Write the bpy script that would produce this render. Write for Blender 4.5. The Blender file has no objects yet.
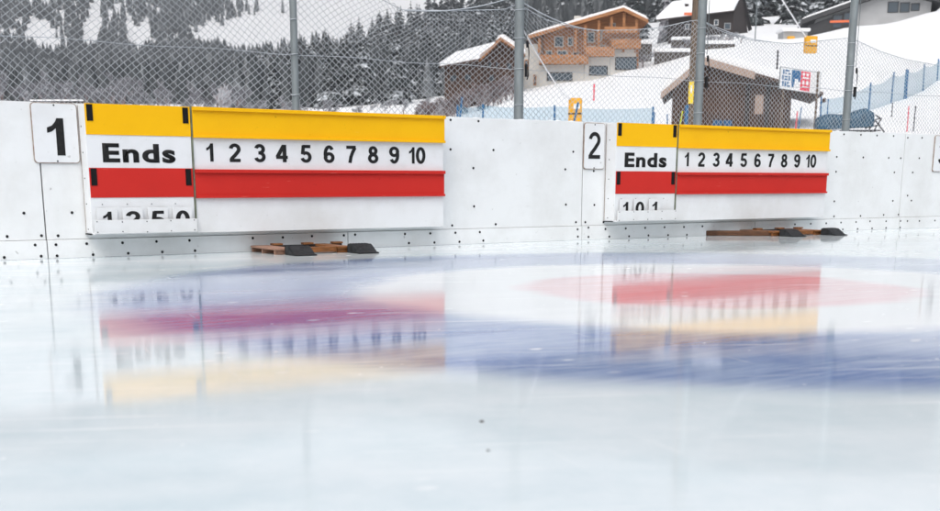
import bpy, bmesh, math, random
from mathutils import Vector, Matrix, noise
R = math.radians
random.seed(7)
C = bpy.context.scene
COL = C.collection

# ------------------------------------------------------------------ camera
CAM_H = 0.45
PITCH = R(13.135)
cd = bpy.data.cameras.new('camera'); cam = bpy.data.objects.new('camera', cd); COL.objects.link(cam)
cam.location = (0, 0, CAM_H); cam.rotation_euler = (R(90) - PITCH, 0, 0)
cd.sensor_width = 36; cd.lens = 1171 / 940 * 36
cd.shift_x = 10 / 940; cd.shift_y = 199.5 / 940
cd.clip_start = 0.05; cd.clip_end = 6000
cd.dof.use_dof = True; cd.dof.focus_distance = 8.6; cd.dof.aperture_fstop = 5.0
C.camera = cam
C.render.resolution_x = 1024; C.render.resolution_y = 557

# ------------------------------------------------------------------ light
SUN_EL, SUN_AZ = R(52), R(24)         # soft overcast light from behind the camera
w = bpy.data.worlds.new('World'); C.world = w; w.use_nodes = True
nt = w.node_tree; nt.nodes.clear()
wo = nt.nodes.new('ShaderNodeOutputWorld'); bg = nt.nodes.new('ShaderNodeBackground')
sky = nt.nodes.new('ShaderNodeTexSky'); sky.sky_type = 'NISHITA'; sky.sun_disc = False
sky.sun_elevation = SUN_EL; sky.sun_rotation = R(180) + SUN_AZ; sky.dust_density = 6; sky.air_density = 1.0; sky.ozone_density = 1
hs = nt.nodes.new('ShaderNodeHueSaturation'); hs.inputs['Saturation'].default_value = 0.52; hs.inputs['Value'].default_value = 1.0
nt.links.new(sky.outputs[0], hs.inputs['Color']); nt.links.new(hs.outputs[0], bg.inputs['Color'])
bg.inputs['Strength'].default_value = 0.15
nt.links.new(bg.outputs[0], wo.inputs['Surface'])
sd = bpy.data.lights.new('sun', 'SUN'); sun = bpy.data.objects.new('sun', sd); COL.objects.link(sun)
sd.energy = 1.25; sd.angle = R(60); sd.color = (0.985, 0.99, 1.0)
sun.rotation_euler = (R(90) - SUN_EL, 0, SUN_AZ)
C.view_settings.view_transform = 'Standard'; C.view_settings.look = 'None'
C.view_settings.exposure = 0.08; C.view_settings.gamma = 1
C.view_settings.use_curve_mapping = False
C.render.engine = 'CYCLES'
C.cycles.volume_bounces = 0
C.cycles.transparent_max_bounces = 24

# ------------------------------------------------------------------ frames of reference
WO = Vector((-2.47236, 7.11055, 0)); WD = Vector((0.828644, 0.559776, 0)); WN = Vector((-0.559776, 0.828644, 0))
WANG = math.atan2(WD.y, WD.x)
def wl(s, d=0, z=0):                    # s along the rink wall, d in front of it, z up
    return WO + WD * s - WN * d + Vector((0, 0, z))
def ray(x, y):                          # direction of a photograph pixel, with forward component 1
    vx, vy, vz = x - 460, 1171.0, -(y - 455)
    c, s = math.cos(PITCH), math.sin(PITCH)
    d = Vector((vx, vy * c + vz * s, -vy * s + vz * c))
    return d / d.y
def P(x, y, Y): return Vector((0, 0, CAM_H)) + ray(x, y) * Y
def TY(y): return math.tan(math.atan((455 - y) / 1171) - PITCH)

# ------------------------------------------------------------------ materials
def pm(name, col, rough=0.6, spec=0.4, var=0.0, vscale=6, bump=0.0, bscale=40, metal=0.0, island=0.0, col2=None, stretch=None, ior=None):
    m = bpy.data.materials.new(name); m.use_nodes = True
    n, l = m.node_tree.nodes, m.node_tree.links
    b = n['Principled BSDF']
    b.inputs['Base Color'].default_value = (*col, 1); b.inputs['Roughness'].default_value = rough
    b.inputs['Specular IOR Level'].default_value = spec; b.inputs['Metallic'].default_value = metal
    if ior: b.inputs['IOR'].default_value = ior
    if var or island:
        tc = n.new('ShaderNodeTexCoord'); mp = n.new('ShaderNodeMapping'); l.new(tc.outputs['Object'], mp.inputs[0])
        if stretch: mp.inputs['Scale'].default_value = stretch
        nz = n.new('ShaderNodeTexNoise'); nz.inputs['Scale'].default_value = vscale; nz.inputs['Detail'].default_value = 6; nz.inputs['Roughness'].default_value = 0.65
        l.new(mp.outputs[0], nz.inputs['Vector'])
        mr = n.new('ShaderNodeMapRange'); mr.inputs[1].default_value = 0.3; mr.inputs[2].default_value = 0.7
        mx = n.new('ShaderNodeMix'); mx.data_type = 'RGBA'
        c2 = col2 if col2 else tuple(c * (1 - var) for c in col)
        mx.inputs[6].default_value = (*col, 1); mx.inputs[7].default_value = (*c2, 1)
        l.new(nz.outputs[0], mr.inputs[0])
        if island:
            ge = n.new('ShaderNodeNewGeometry'); ml = n.new('ShaderNodeMath'); ml.operation = 'MULTIPLY_ADD'
            l.new(ge.outputs['Random Per Island'], ml.inputs[0]); ml.inputs[1].default_value = island
            mu = n.new('ShaderNodeMath'); mu.operation = 'MULTIPLY'; mu.inputs[1].default_value = 1 - island
            l.new(mr.outputs[0], mu.inputs[0]); l.new(mu.outputs[0], ml.inputs[2]); l.new(ml.outputs[0], mx.inputs[0])
        else: l.new(mr.outputs[0], mx.inputs[0])
        l.new(mx.outputs[2], b.inputs['Base Color'])
    if bump:
        tc2 = n.new('ShaderNodeTexCoord'); nb = n.new('ShaderNodeTexNoise'); nb.inputs['Scale'].default_value = bscale; nb.inputs['Detail'].default_value = 4
        l.new(tc2.outputs['Object'], nb.inputs['Vector'])
        bp = n.new('ShaderNodeBump'); bp.inputs['Strength'].default_value = bump; bp.inputs['Distance'].default_value = 0.02
        l.new(nb.outputs[0], bp.inputs['Height']); l.new(bp.outputs[0], b.inputs['Normal'])
    return m

def worn(name, col, dirt, rough=0.45, amount=0.5, scuff=(0.75, 0.74, 0.72), scuff_amt=0.35, spec=0.45):
    """painted / plastic board: broad grime, fine speckle and thin scuffs"""
    m = pm(name, col, rough, spec); n, l = m.node_tree.nodes, m.node_tree.links; b = n['Principled BSDF']
    tc = n.new('ShaderNodeTexCoord')
    n1 = n.new('ShaderNodeTexNoise'); n1.inputs['Scale'].default_value = 2.2; n1.inputs['Detail'].default_value = 8; n1.inputs['Roughness'].default_value = 0.7
    l.new(tc.outputs['Object'], n1.inputs['Vector'])
    r1 = n.new('ShaderNodeMapRange'); r1.inputs[1].default_value = 0.42; r1.inputs[2].default_value = 0.78; r1.inputs[4].default_value = amount
    l.new(n1.outputs[0], r1.inputs[0])
    mp = n.new('ShaderNodeMapping'); mp.inputs['Rotation'].default_value = (0, R(35), 0); mp.inputs['Scale'].default_value = (5, 5, 60)
    l.new(tc.outputs['Object'], mp.inputs[0])
    n2 = n.new('ShaderNodeTexNoise'); n2.inputs['Scale'].default_value = 1.6; n2.inputs['Detail'].default_value = 3
    l.new(mp.outputs[0], n2.inputs['Vector'])
    r2 = n.new('ShaderNodeMapRange'); r2.inputs[1].default_value = 0.70; r2.inputs[2].default_value = 0.76; r2.inputs[4].default_value = scuff_amt
    l.new(n2.outputs[0], r2.inputs[0])
    n3 = n.new('ShaderNodeTexNoise'); n3.inputs['Scale'].default_value = 31; n3.inputs['Detail'].default_value = 2
    l.new(tc.outputs['Object'], n3.inputs['Vector'])
    r3 = n.new('ShaderNodeMapRange'); r3.inputs[1].default_value = 0.71; r3.inputs[2].default_value = 0.78; r3.inputs[4].default_value = 0.5
    l.new(n3.outputs[0], r3.inputs[0])
    a = n.new('ShaderNodeMix'); a.data_type = 'RGBA'; a.inputs[6].default_value = (*col, 1); a.inputs[7].default_value = (*dirt, 1); l.new(r1.outputs[0], a.inputs[0])
    c = n.new('ShaderNodeMix'); c.data_type = 'RGBA'; l.new(a.outputs[2], c.inputs[6]); c.inputs[7].default_value = (*scuff, 1); l.new(r2.outputs[0], c.inputs[0])
    d = n.new('ShaderNodeMix'); d.data_type = 'RGBA'; l.new(c.outputs[2], d.inputs[6]); d.inputs[7].default_value = (*[q * 0.45 for q in dirt], 1); l.new(r3.outputs[0], d.inputs[0])
    l.new(d.outputs[2], b.inputs['Base Color'])
    bp = n.new('ShaderNodeBump'); bp.inputs['Strength'].default_value = 0.12; bp.inputs['Distance'].default_value = 0.004
    l.new(n1.outputs[0], bp.inputs['Height']); l.new(bp.outputs[0], b.inputs['Normal'])
    return m

M = dict(
    wall=worn('white_plastic_board', (0.77, 0.79, 0.80), (0.50, 0.50, 0.48), 0.38, 0.45, (0.52, 0.52, 0.53), 0.45),
    kick=worn('white_kick_board', (0.79, 0.81, 0.82), (0.50, 0.50, 0.48), 0.35, 0.5),
    board=worn('white_painted_board', (0.74, 0.76, 0.78), (0.50, 0.50, 0.47), 0.45, 0.5),
    yellow=worn('yellow_paint', (0.86, 0.47, 0.004), (0.74, 0.36, 0.004), 0.5, 0.4, (0.86, 0.55, 0.15), 0.3, 0.15),
    red=worn('red_paint', (0.54, 0.026, 0.020), (0.46, 0.022, 0.018), 0.5, 0.5, (0.72, 0.25, 0.2), 0.5, 0.15),
    black=pm('black_rubber_and_gap', (0.008, 0.008, 0.009), 0.65, 0.15),
    ink=pm('black_lettering', (0.008, 0.009, 0.010), 0.65, 0.15, var=0.5, vscale=30, col2=(0.025, 0.025, 0.025)),
    screw=pm('dark_screw', (0.012, 0.012, 0.014), 0.6, 0.2),
    rust_gap=pm('rusty_edge_and_gap', (0.16, 0.075, 0.035), 0.8, var=0.5, vscale=30, col2=(0.45, 0.40, 0.36)),
    gap=pm('dark_gap', (0.05, 0.045, 0.04), 0.9, var=0.5, vscale=9, col2=(0.16, 0.13, 0.10)),
    alu=pm('aluminium_divider', (0.32, 0.36, 0.26), 0.35, metal=0.7, var=0.6, vscale=14),
    galv=pm('galvanised_steel', (0.22, 0.255, 0.27), 0.5, metal=0.25, var=0.35, vscale=16, bump=0.08, bscale=90, stretch=(1, 1, 0.3)),
    wire=pm('frosted_wire', (0.52, 0.56, 0.60), 0.5, metal=0.0, var=0.3, vscale=5),
    dark=pm('dark_metal', (0.02, 0.02, 0.022), 0.5, metal=0.4),
    rubber=pm('black_foot_rubber', (0.012, 0.014, 0.016), 0.65, 0.2, var=0.5, vscale=30, col2=(0.04, 0.045, 0.05), bump=0.4, bscale=120),
    hwood=pm('stained_wood', (0.33, 0.125, 0.035), 0.5, var=0.75, vscale=14, stretch=(1, 6, 6), bump=0.1),
    hwood3=pm('dark_brown_board', (0.13, 0.052, 0.020), 0.6, var=0.7, vscale=14, stretch=(1, 6, 6), bump=0.1),
    hwood2=pm('weathered_wood', (0.42, 0.24, 0.17), 0.6, var=0.5, vscale=14, stretch=(6, 1, 6)),
    snow=pm('snow', (0.89, 0.905, 0.92), 0.75, 0.2, var=0.06, vscale=0.35, bump=0.5, bscale=0.9),
    timber=pm('honey_timber', (0.48, 0.215, 0.085), 0.7, var=0.6, vscale=1.2, stretch=(1, 1, 9)),
    browntimber=pm('brown_timber', (0.085, 0.042, 0.025), 0.75, var=0.5, vscale=1.6, stretch=(1, 1, 10)),
    darktimber=pm('dark_timber', (0.040, 0.030, 0.028), 0.8, var=0.5, vscale=1.2, stretch=(9, 9, 1)),
    fascia=pm('beige_fascia', (0.44, 0.33, 0.27), 0.7, var=0.3, vscale=3),
    render=pm('pale_render', (0.58, 0.56, 0.52), 0.85, var=0.15, vscale=0.8),
    greypanel=pm('grey_panel', (0.42, 0.43, 0.44), 0.7, var=0.15, vscale=0.8),
    roofdark=pm('dark_sheet_roof', (0.05, 0.052, 0.056), 0.6, var=0.3, vscale=1),
    glass=pm('window_glass', (0.05, 0.075, 0.10), 0.12, 0.8),
    pole=pm('brown_pole_wood', (0.17, 0.125, 0.09), 0.85, var=0.6, vscale=8, stretch=(3, 3, 0.4)),
    ypad=pm('orange_pad_cover', (0.80, 0.40, 0.015), 0.6, var=0.2, vscale=4),
    ysign=pm('yellow_marker', (0.85, 0.62, 0.02), 0.5, var=0.1, vscale=5),
    tarp=pm('blue_tarpaulin', (0.030, 0.105, 0.18), 0.5, var=0.6, vscale=4, bump=0.6, bscale=6),
    bluep=pm('blue_plastic', (0.02, 0.13, 0.30), 0.5, var=0.2, vscale=6),
    redp=pm('red_plastic', (0.70, 0.05, 0.09), 0.5), 
    limep=pm('lime_plastic', (0.55, 0.62, 0.03), 0.5),
    white=pm('white_plastic', (0.78, 0.79, 0.80), 0.5),
    orange=pm('orange_trim', (0.72, 0.16, 0.06), 0.6),
    bark=pm('bark', (0.10, 0.085, 0.075), 0.9, var=0.4, vscale=3),
)
for _n in M['snow'].node_tree.nodes:
    if _n.type == 'BUMP': _n.inputs['Distance'].default_value = 0.14
def snowy(name, col, col2, lo=0.15, hi=0.75, snowc=(0.62, 0.66, 0.70), nscale=0.8, amt=1.0):
    """needles or twigs with snow lying on what faces up, broken by noise"""
    m = pm(name, col, 0.85, 0.2); n, l = m.node_tree.nodes, m.node_tree.links; b = n['Principled BSDF']
    ge = n.new('ShaderNodeNewGeometry'); sx = n.new('ShaderNodeSeparateXYZ'); l.new(ge.outputs['True Normal'], sx.inputs[0])
    ab = n.new('ShaderNodeMath'); ab.operation = 'ABSOLUTE'; l.new(sx.outputs[2], ab.inputs[0])
    nz = n.new('ShaderNodeTexNoise'); nz.inputs['Scale'].default_value = nscale; nz.inputs['Detail'].default_value = 4
    l.new(ge.outputs['Position'], nz.inputs['Vector'])
    m1 = n.new('ShaderNodeMapRange'); m1.inputs[1].default_value = 0.38; m1.inputs[2].default_value = 0.62; l.new(nz.outputs[0], m1.inputs[0])
    mu = n.new('ShaderNodeMath'); mu.operation = 'MULTIPLY'; l.new(ab.outputs[0], mu.inputs[0]); l.new(m1.outputs[0], mu.inputs[1])
    ra = n.new('ShaderNodeMath'); ra.operation = 'MULTIPLY_ADD'; l.new(ge.outputs['Random Per Island'], ra.inputs[0]); ra.inputs[1].default_value = 0.5; ra.inputs[2].default_value = -0.25
    ad = n.new('ShaderNodeMath'); ad.operation = 'ADD'; l.new(mu.outputs[0], ad.inputs[0]); l.new(ra.outputs[0], ad.inputs[1])
    m2 = n.new('ShaderNodeMapRange'); m2.inputs[1].default_value = lo; m2.inputs[2].default_value = hi; m2.inputs[4].default_value = amt; l.new(ad.outputs[0], m2.inputs[0])
    a = n.new('ShaderNodeMix'); a.data_type = 'RGBA'; a.inputs[6].default_value = (*col, 1); a.inputs[7].default_value = (*col2, 1); l.new(ge.outputs['Random Per Island'], a.inputs[0])
    c = n.new('ShaderNodeMix'); c.data_type = 'RGBA'; l.new(a.outputs[2], c.inputs[6]); c.inputs[7].default_value = (*snowc, 1); l.new(m2.outputs[0], c.inputs[0])
    l.new(c.outputs[2], b.inputs['Base Color'])
    return m
M['needle'] = snowy('snow_dusted_needles', (0.014, 0.020, 0.021), (0.032, 0.040, 0.040), 0.34, 0.80, nscale=1.6)
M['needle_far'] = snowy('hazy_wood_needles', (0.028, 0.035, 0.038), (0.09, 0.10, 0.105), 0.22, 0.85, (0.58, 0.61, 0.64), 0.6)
M['frost'] = snowy('hoarfrosted_twigs', (0.10, 0.10, 0.11), (0.34, 0.34, 0.37), 0.25, 0.9, (0.66, 0.68, 0.72), 0.5)
M['frostpink'] = snowy('pinkish_frosted_twigs', (0.10, 0.07, 0.065), (0.27, 0.21, 0.21), 0.2, 0.9, (0.60, 0.60, 0.63), 0.5)

M['frostpale'] = snowy('pale_frosted_twigs', (0.34, 0.31, 0.32), (0.60, 0.58, 0.60), 0.1, 0.8, (0.72, 0.74, 0.78), 0.5)
# netting sheet of the slope's safety nets (seen through)
def netmat(name, col, alpha):
    m = pm(name, col, 0.7); m.node_tree.nodes['Principled BSDF'].inputs['Alpha'].default_value = alpha; return m
M['net'] = netmat('blue_safety_netting', (0.10, 0.33, 0.48), 0.42)

# ------------------------------------------------------------------ mesh helpers
def obj(name, bm, mat, parent=None, smooth=False, loc=None):
    me = bpy.data.meshes.new(name); bm.normal_update(); bm.to_mesh(me); bm.free()
    for mm in (mat if isinstance(mat, (list, tuple)) else [mat]): me.materials.append(mm)
    if smooth: me.polygons.foreach_set('use_smooth', [True] * len(me.polygons))
    o = bpy.data.objects.new(name, me); COL.objects.link(o)
    if parent: o.parent = parent
    if loc is not None: o.location = loc
    return o
def tag(o, label=None, cat=None, group=None, kind=None):
    if label: o['label'] = label
    if cat: o['category'] = cat
    if group: o['group'] = group
    if kind: o['kind'] = kind
    return o
def thing(name, label, cat, loc=(0, 0, 0), rz=0, group=None):
    o = bpy.data.objects.new(name, None); COL.objects.link(o); o.location = loc; o.rotation_euler = (0, 0, rz)
    o.empty_display_size = 0.1
    return tag(o, label, cat, group)
def copy_tree(o, parent=None):
    c = o.copy(); COL.objects.link(c)
    if parent: c.parent = parent
    for ch in list(o.children): copy_tree(ch, c)
    return c
def box(bm, x0, x1, y0, y1, z0, z1, bev=0.0, mat=0):
    r = bmesh.ops.create_cube(bm, size=1)
    vs = r['verts']
    for v in vs: v.co = Vector((x0 + (v.co.x + .5) * (x1 - x0), y0 + (v.co.y + .5) * (y1 - y0), z0 + (v.co.z + .5) * (z1 - z0)))
    fs = set(f for v in vs for f in v.link_faces)
    for f in fs: f.material_index = mat
    if bev > 0:
        es = list(set(e for v in vs for e in v.link_edges))
        bmesh.ops.bevel(bm, geom=es, offset=bev, segments=2, affect='EDGES', profile=0.6)
    return bm
def B(*a, **k): return box(bmesh.new(), *a, **k)
def frame_of(d):
    d = d.normalized(); u = d.cross(Vector((0, 0, 1)))
    if u.length < 1e-3: u = Vector((1, 0, 0))
    u.normalize(); return u, d.cross(u).normalized()
def tube(bm, pts, r, n=8, cap=True, mat=0):
    pts = [Vector(p) for p in pts]; rs = r if isinstance(r, (list, tuple)) else [r] * len(pts)
    rings = []
    for i, p in enumerate(pts):
        d = pts[min(i + 1, len(pts) - 1)] - pts[max(i - 1, 0)]
        u, v = frame_of(d)
        rings.append([bm.verts.new(p + (u * math.cos(2 * math.pi * k / n) + v * math.sin(2 * math.pi * k / n)) * rs[i]) for k in range(n)])
    for a, b in zip(rings, rings[1:]):
        for k in range(n): 
            f = bm.faces.new((a[k], a[(k + 1) % n], b[(k + 1) % n], b[k])); f.material_index = mat
    if cap:
        for q in (rings[0], rings[-1]):
            try: bm.faces.new(q).material_index = mat
            except ValueError: pass
    return bm
def prism(bm, poly, y0, y1, mat=0):      # polygon in x,z extruded along y
    a = [bm.verts.new((x, y0, z)) for x, z in poly]; b = [bm.verts.new((x, y1, z)) for x, z in poly]
    fs = [bm.faces.new(a), bm.faces.new(b[::-1])]
    for i in range(len(poly)): fs.append(bm.faces.new((a[i], b[i], b[(i + 1) % len(poly)], a[(i + 1) % len(poly)])))
    for f in fs: f.material_index = mat
    bmesh.ops.recalc_face_normals(bm, faces=fs)
    return bm
def rounded(x0, x1, z0, z1, r, n=5):
    out = []
    for cx, cz, a0 in ((x1 - r, z1 - r, 0), (x0 + r, z1 - r, 90), (x0 + r, z0 + r, 180), (x1 - r, z0 + r, 270)):
        for k in range(n + 1):
            a = R(a0 + 90 * k / n); out.append((cx + r * math.cos(a), cz + r * math.sin(a)))
    return out
def _arc(cx, cy, rx, ry, a0, a1, n=22): return [(cx + rx * math.cos(R(a0 + (a1 - a0) * k / n)), cy + ry * math.sin(R(a0 + (a1 - a0) * k / n))) for k in range(n + 1)]
_SIX = [_arc(.285, .5, .21, .425, 38, 215), _arc(.28, .30, .205, .225, 0, 360, 34)]
STROKES = {
 '0': [_arc(.28, .5, .205, .425, 0, 360, 40)],
 '2': [_arc(.28, .705, .20, .22, 172, -38) + [(.28, .36), (.14, .21), (.085, .10)], [(.01, .075), (.55, .075)]],
 '3': [_arc(.27, .725, .185, .20, 165, -80), _arc(.27, .29, .205, .215, 82, -165), [(.20, .515), (.31, .515)]],
 '4': [[(.405, 0), (.405, 1)], [(.37, .96), (.055, .30)], [(.0, .285), (.56, .285)]],
 '5': [[(.10, .925), (.52, .925)], [(.145, .98), (.095, .47)], _arc(.27, .315, .21, .24, 138, -165)],
 '6': _SIX, '9': [[(.56 - x, 1 - y) for x, y in p] for p in _SIX],
 '7': [[(.015, .925), (.545, .925)], [(.50, .90), (.36, .62), (.26, .34), (.205, 0)]],
 '8': [_arc(.28, .735, .165, .19, 0, 360, 30), _arc(.28, .285, .205, .21, 0, 360, 34)]}
def digit(s, width, height, thick, sw=.15):
    bm = bmesh.new()
    for j, path in enumerate(STROKES[s]):
        closed = (Vector(path[0]) - Vector(path[-1])).length < 1e-6; n = len(path); L_ = []
        for i, p in enumerate(path):
            q0 = path[i - 1] if i else (path[-2] if closed else p); q1 = path[i + 1] if i < n - 1 else (path[1] if closed else p)
            d = Vector((q1[0] - q0[0], q1[1] - q0[1])).normalized(); nx, ny = -d.y * sw / 2, d.x * sw / 2
            L_.append([((p[0] + sg * nx) / .56 * width, (p[1] + sg * ny) * height) for sg in (1, -1)])
        y = -thick - j * 0.00008
        V = [[bm.verts.new((x, yy, z)) for yy in (0, y) for x, z in pr] for pr in L_]
        for a, b in zip(V, V[1:]):
            for c0, c1 in ((0, 1), (3, 2), (1, 3), (2, 0)): bm.faces.new((a[c0], a[c1], b[c1], b[c0]))
        if not closed:
            for a in (V[0], V[-1]): bm.faces.new((a[0], a[1], a[3], a[2]))
    bmesh.ops.recalc_face_normals(bm, faces=bm.faces[:])
    return bm
def text(s, width, height, bold=0.0, thick=0.0015, space=1.0):
    """lettering as a bmesh facing -y, its box placed at x 0..width, z 0..height, y 0..-thick"""
    if s == '1': return prism(bmesh.new(), [(x * width, z * height) for x, z in ((.52, 0), (1, 0), (1, 1), (.60, 1), (.50, .90), (.30, .80), (0, .745), (0, .60), (.30, .645), (.52, .73))], -thick, 0)
    if s in STROKES: return digit(s, width, height, thick, .185 if bold > .02 else .14)
    if s == '10':
        a = text('1', width * .34, height); b = shift(text('0', width * .56, height, bold), width * .44); return merge(a, b)
    cu = bpy.data.curves.new('lettering', 'FONT'); cu.body = s; cu.size = 1; cu.offset = bold; cu.space_character = space; cu.resolution_u = 6
    to = bpy.data.objects.new('lettering_tmp', cu); COL.objects.link(to)
    bpy.context.view_layer.update()
    dg = bpy.context.evaluated_depsgraph_get()
    me = bpy.data.meshes.new_from_object(to.evaluated_get(dg))
    bpy.data.objects.remove(to); bpy.data.curves.remove(cu)
    bm = bmesh.new(); bm.from_mesh(me); bpy.data.meshes.remove(me)
    x0 = min(v.co.x for v in bm.verts); x1 = max(v.co.x for v in bm.verts); y0 = min(v.co.y for v in bm.verts); y1 = max(v.co.y for v in bm.verts)
    for v in bm.verts: v.co = Vector(((v.co.x - x0) / (x1 - x0) * width, 0, (v.co.y - y0) / (y1 - y0) * height))
    r = bmesh.ops.extrude_face_region(bm, geom=bm.faces[:])
    for g in r['geom']:
        if isinstance(g, bmesh.types.BMVert): g.co.y -= thick
    bmesh.ops.recalc_face_normals(bm, faces=bm.faces[:])
    return bm
def shift(bm, x=0, y=0, z=0):
    bmesh.ops.translate(bm, vec=(x, y, z), verts=bm.verts[:]); return bm
def merge(a, b, ):
    me = bpy.data.meshes.new('t'); b.to_mesh(me); b.free(); a.from_mesh(me); bpy.data.meshes.remove(me); return a

# ------------------------------------------------------------------ terrain
RK = [20, 24, 30, 45, 60, 85, 110, 135, 180, 300, 450, 700, 1100, 1500]
UK = {  # photograph row at which the ground stands, by column and by distance
 -700: [231, 216, 200, 165, 150, 135, 125, 120, 114, 105, 90, 60, -120, -150],
 0:    [231, 216, 196, 160, 145, 132, 124, 118, 112, 106, 92, 55, -120, -150],
 240:  [231, 216, 196, 160, 145, 132, 124, 118, 112, 102, 76, 52, -90, -140],
 330:  [231, 216, 196, 160, 144, 130, 122, 116, 110, 94, 54, 34, -60, -140],
 400:  [231, 216, 196, 158, 142, 128, 119, 114, 107, 82, 36, 10, -60, -140],
 440:  [231, 216, 194, 156, 138, 120, 115, 112, 105, 74, 18, -10, -70, -140],
 480:  [231, 216, 194, 152, 130, 107, 102, 100, 96, 66, 8, -40, -90, -140],
 520:  [231, 216, 192, 148, 122, 95, 92, 90, 88, 70, 20, -40, -100, -140],
 580:  [231, 216, 190, 145, 124, 98, 80, 76, 72, 50, 5, -60, -110, -140],
 640:  [231, 216, 186, 138, 116, 88, 65, 56, 46, 26, -20, -80, -120, -150],
 700:  [231, 214, 180, 130, 108, 74, 50, 44, 34, 12, -40, -90, -130, -160],
 780:  [231, 212, 172, 124, 102, 64, 42, 37, 33, 6, -50, -100, -140, -170],
 860:  [231, 208, 165, 120, 98, 54, 28, 24, 20, 0, -60, -110, -150, -180],
 940:  [231, 205, 160, 118, 88, 38, 12, 9, 6, -20, -70, -120, -160, -180],
 1300: [231, 200, 150, 100, 70, 10, -20, -30, -40, -60, -90, -130, -160, -190],
 1900: [231, 200, 150, 100, 70, 10, -20, -30, -40, -60, -90, -130, -160, -190]}
UX = sorted(UK)
def sstep(t): t = max(0, min(1, t)); return t * t * (3 - 2 * t)
def rowat(u, Y):
    u = max(UX[0], min(UX[-1], u)); Y = max(RK[0], min(RK[-1], Y))
    i = max(k for k in range(len(UX)) if UX[k] <= u); i = min(i, len(UX) - 2)
    a = sstep((u - UX[i]) / (UX[i + 1] - UX[i]))
    j = max(k for k in range(len(RK)) if RK[k] <= Y); j = min(j, len(RK) - 2)
    b = math.log(Y / RK[j]) / math.log(RK[j + 1] / RK[j])
    g = lambda q: UK[UX[q]][j] * (1 - b) + UK[UX[q]][j + 1] * b
    return g(i) * (1 - a) + g(i + 1) * a
def HU(u, Y):
    z = CAM_H + TY(rowat(u, Y)) * Y
    if Y <= 24: z = -0.16 + (z + 0.16) * sstep((Y - 20) / 4) if z > -0.16 else -0.16
    X = (u - 460) / 1202.5 * Y
    z += (noise.noise(Vector((X * 0.05, Y * 0.05, 0))) * 0.4 + noise.noise(Vector((X * .35, Y * .35, 2))) * 0.10 + noise.noise(Vector((X * .012, Y * .012, 5))) * 1.2 * min(1, Y / 300)) * sstep((Y - 24) / 60)
    return z
def ug(x, Y): return 460 + 1202.5 * x / Y
def ground(x, Y): return HU(ug(x, Y), Y)
def on(u, Y, dz=0): X = (u - 460) / 1202.5 * Y; return Vector((X, Y, HU(u, Y) + dz))

bm = bmesh.new()
us = [-700 + 13 * i for i in range(201)]
ys = [20 * (1500 / 20) ** (i / 110) for i in range(111)]
grid = [[bm.verts.new(((u - 460) / 1202.5 * Y, Y, HU(u, Y))) for u in us] for Y in ys]
for a, b in zip(grid, grid[1:]):
    for k in range(len(us) - 1): bm.faces.new((a[k], a[k + 1], b[k + 1], b[k]))
tag(obj('snowy_hillside', bm, M['snow'], smooth=True), kind='structure')
bm = bmesh.new(); bmesh.ops.create_grid(bm, x_segments=1, y_segments=1, size=2500)
tag(obj('ground', shift(bm, 0, 0, -0.12), M['snow']), kind='structure')

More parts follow.
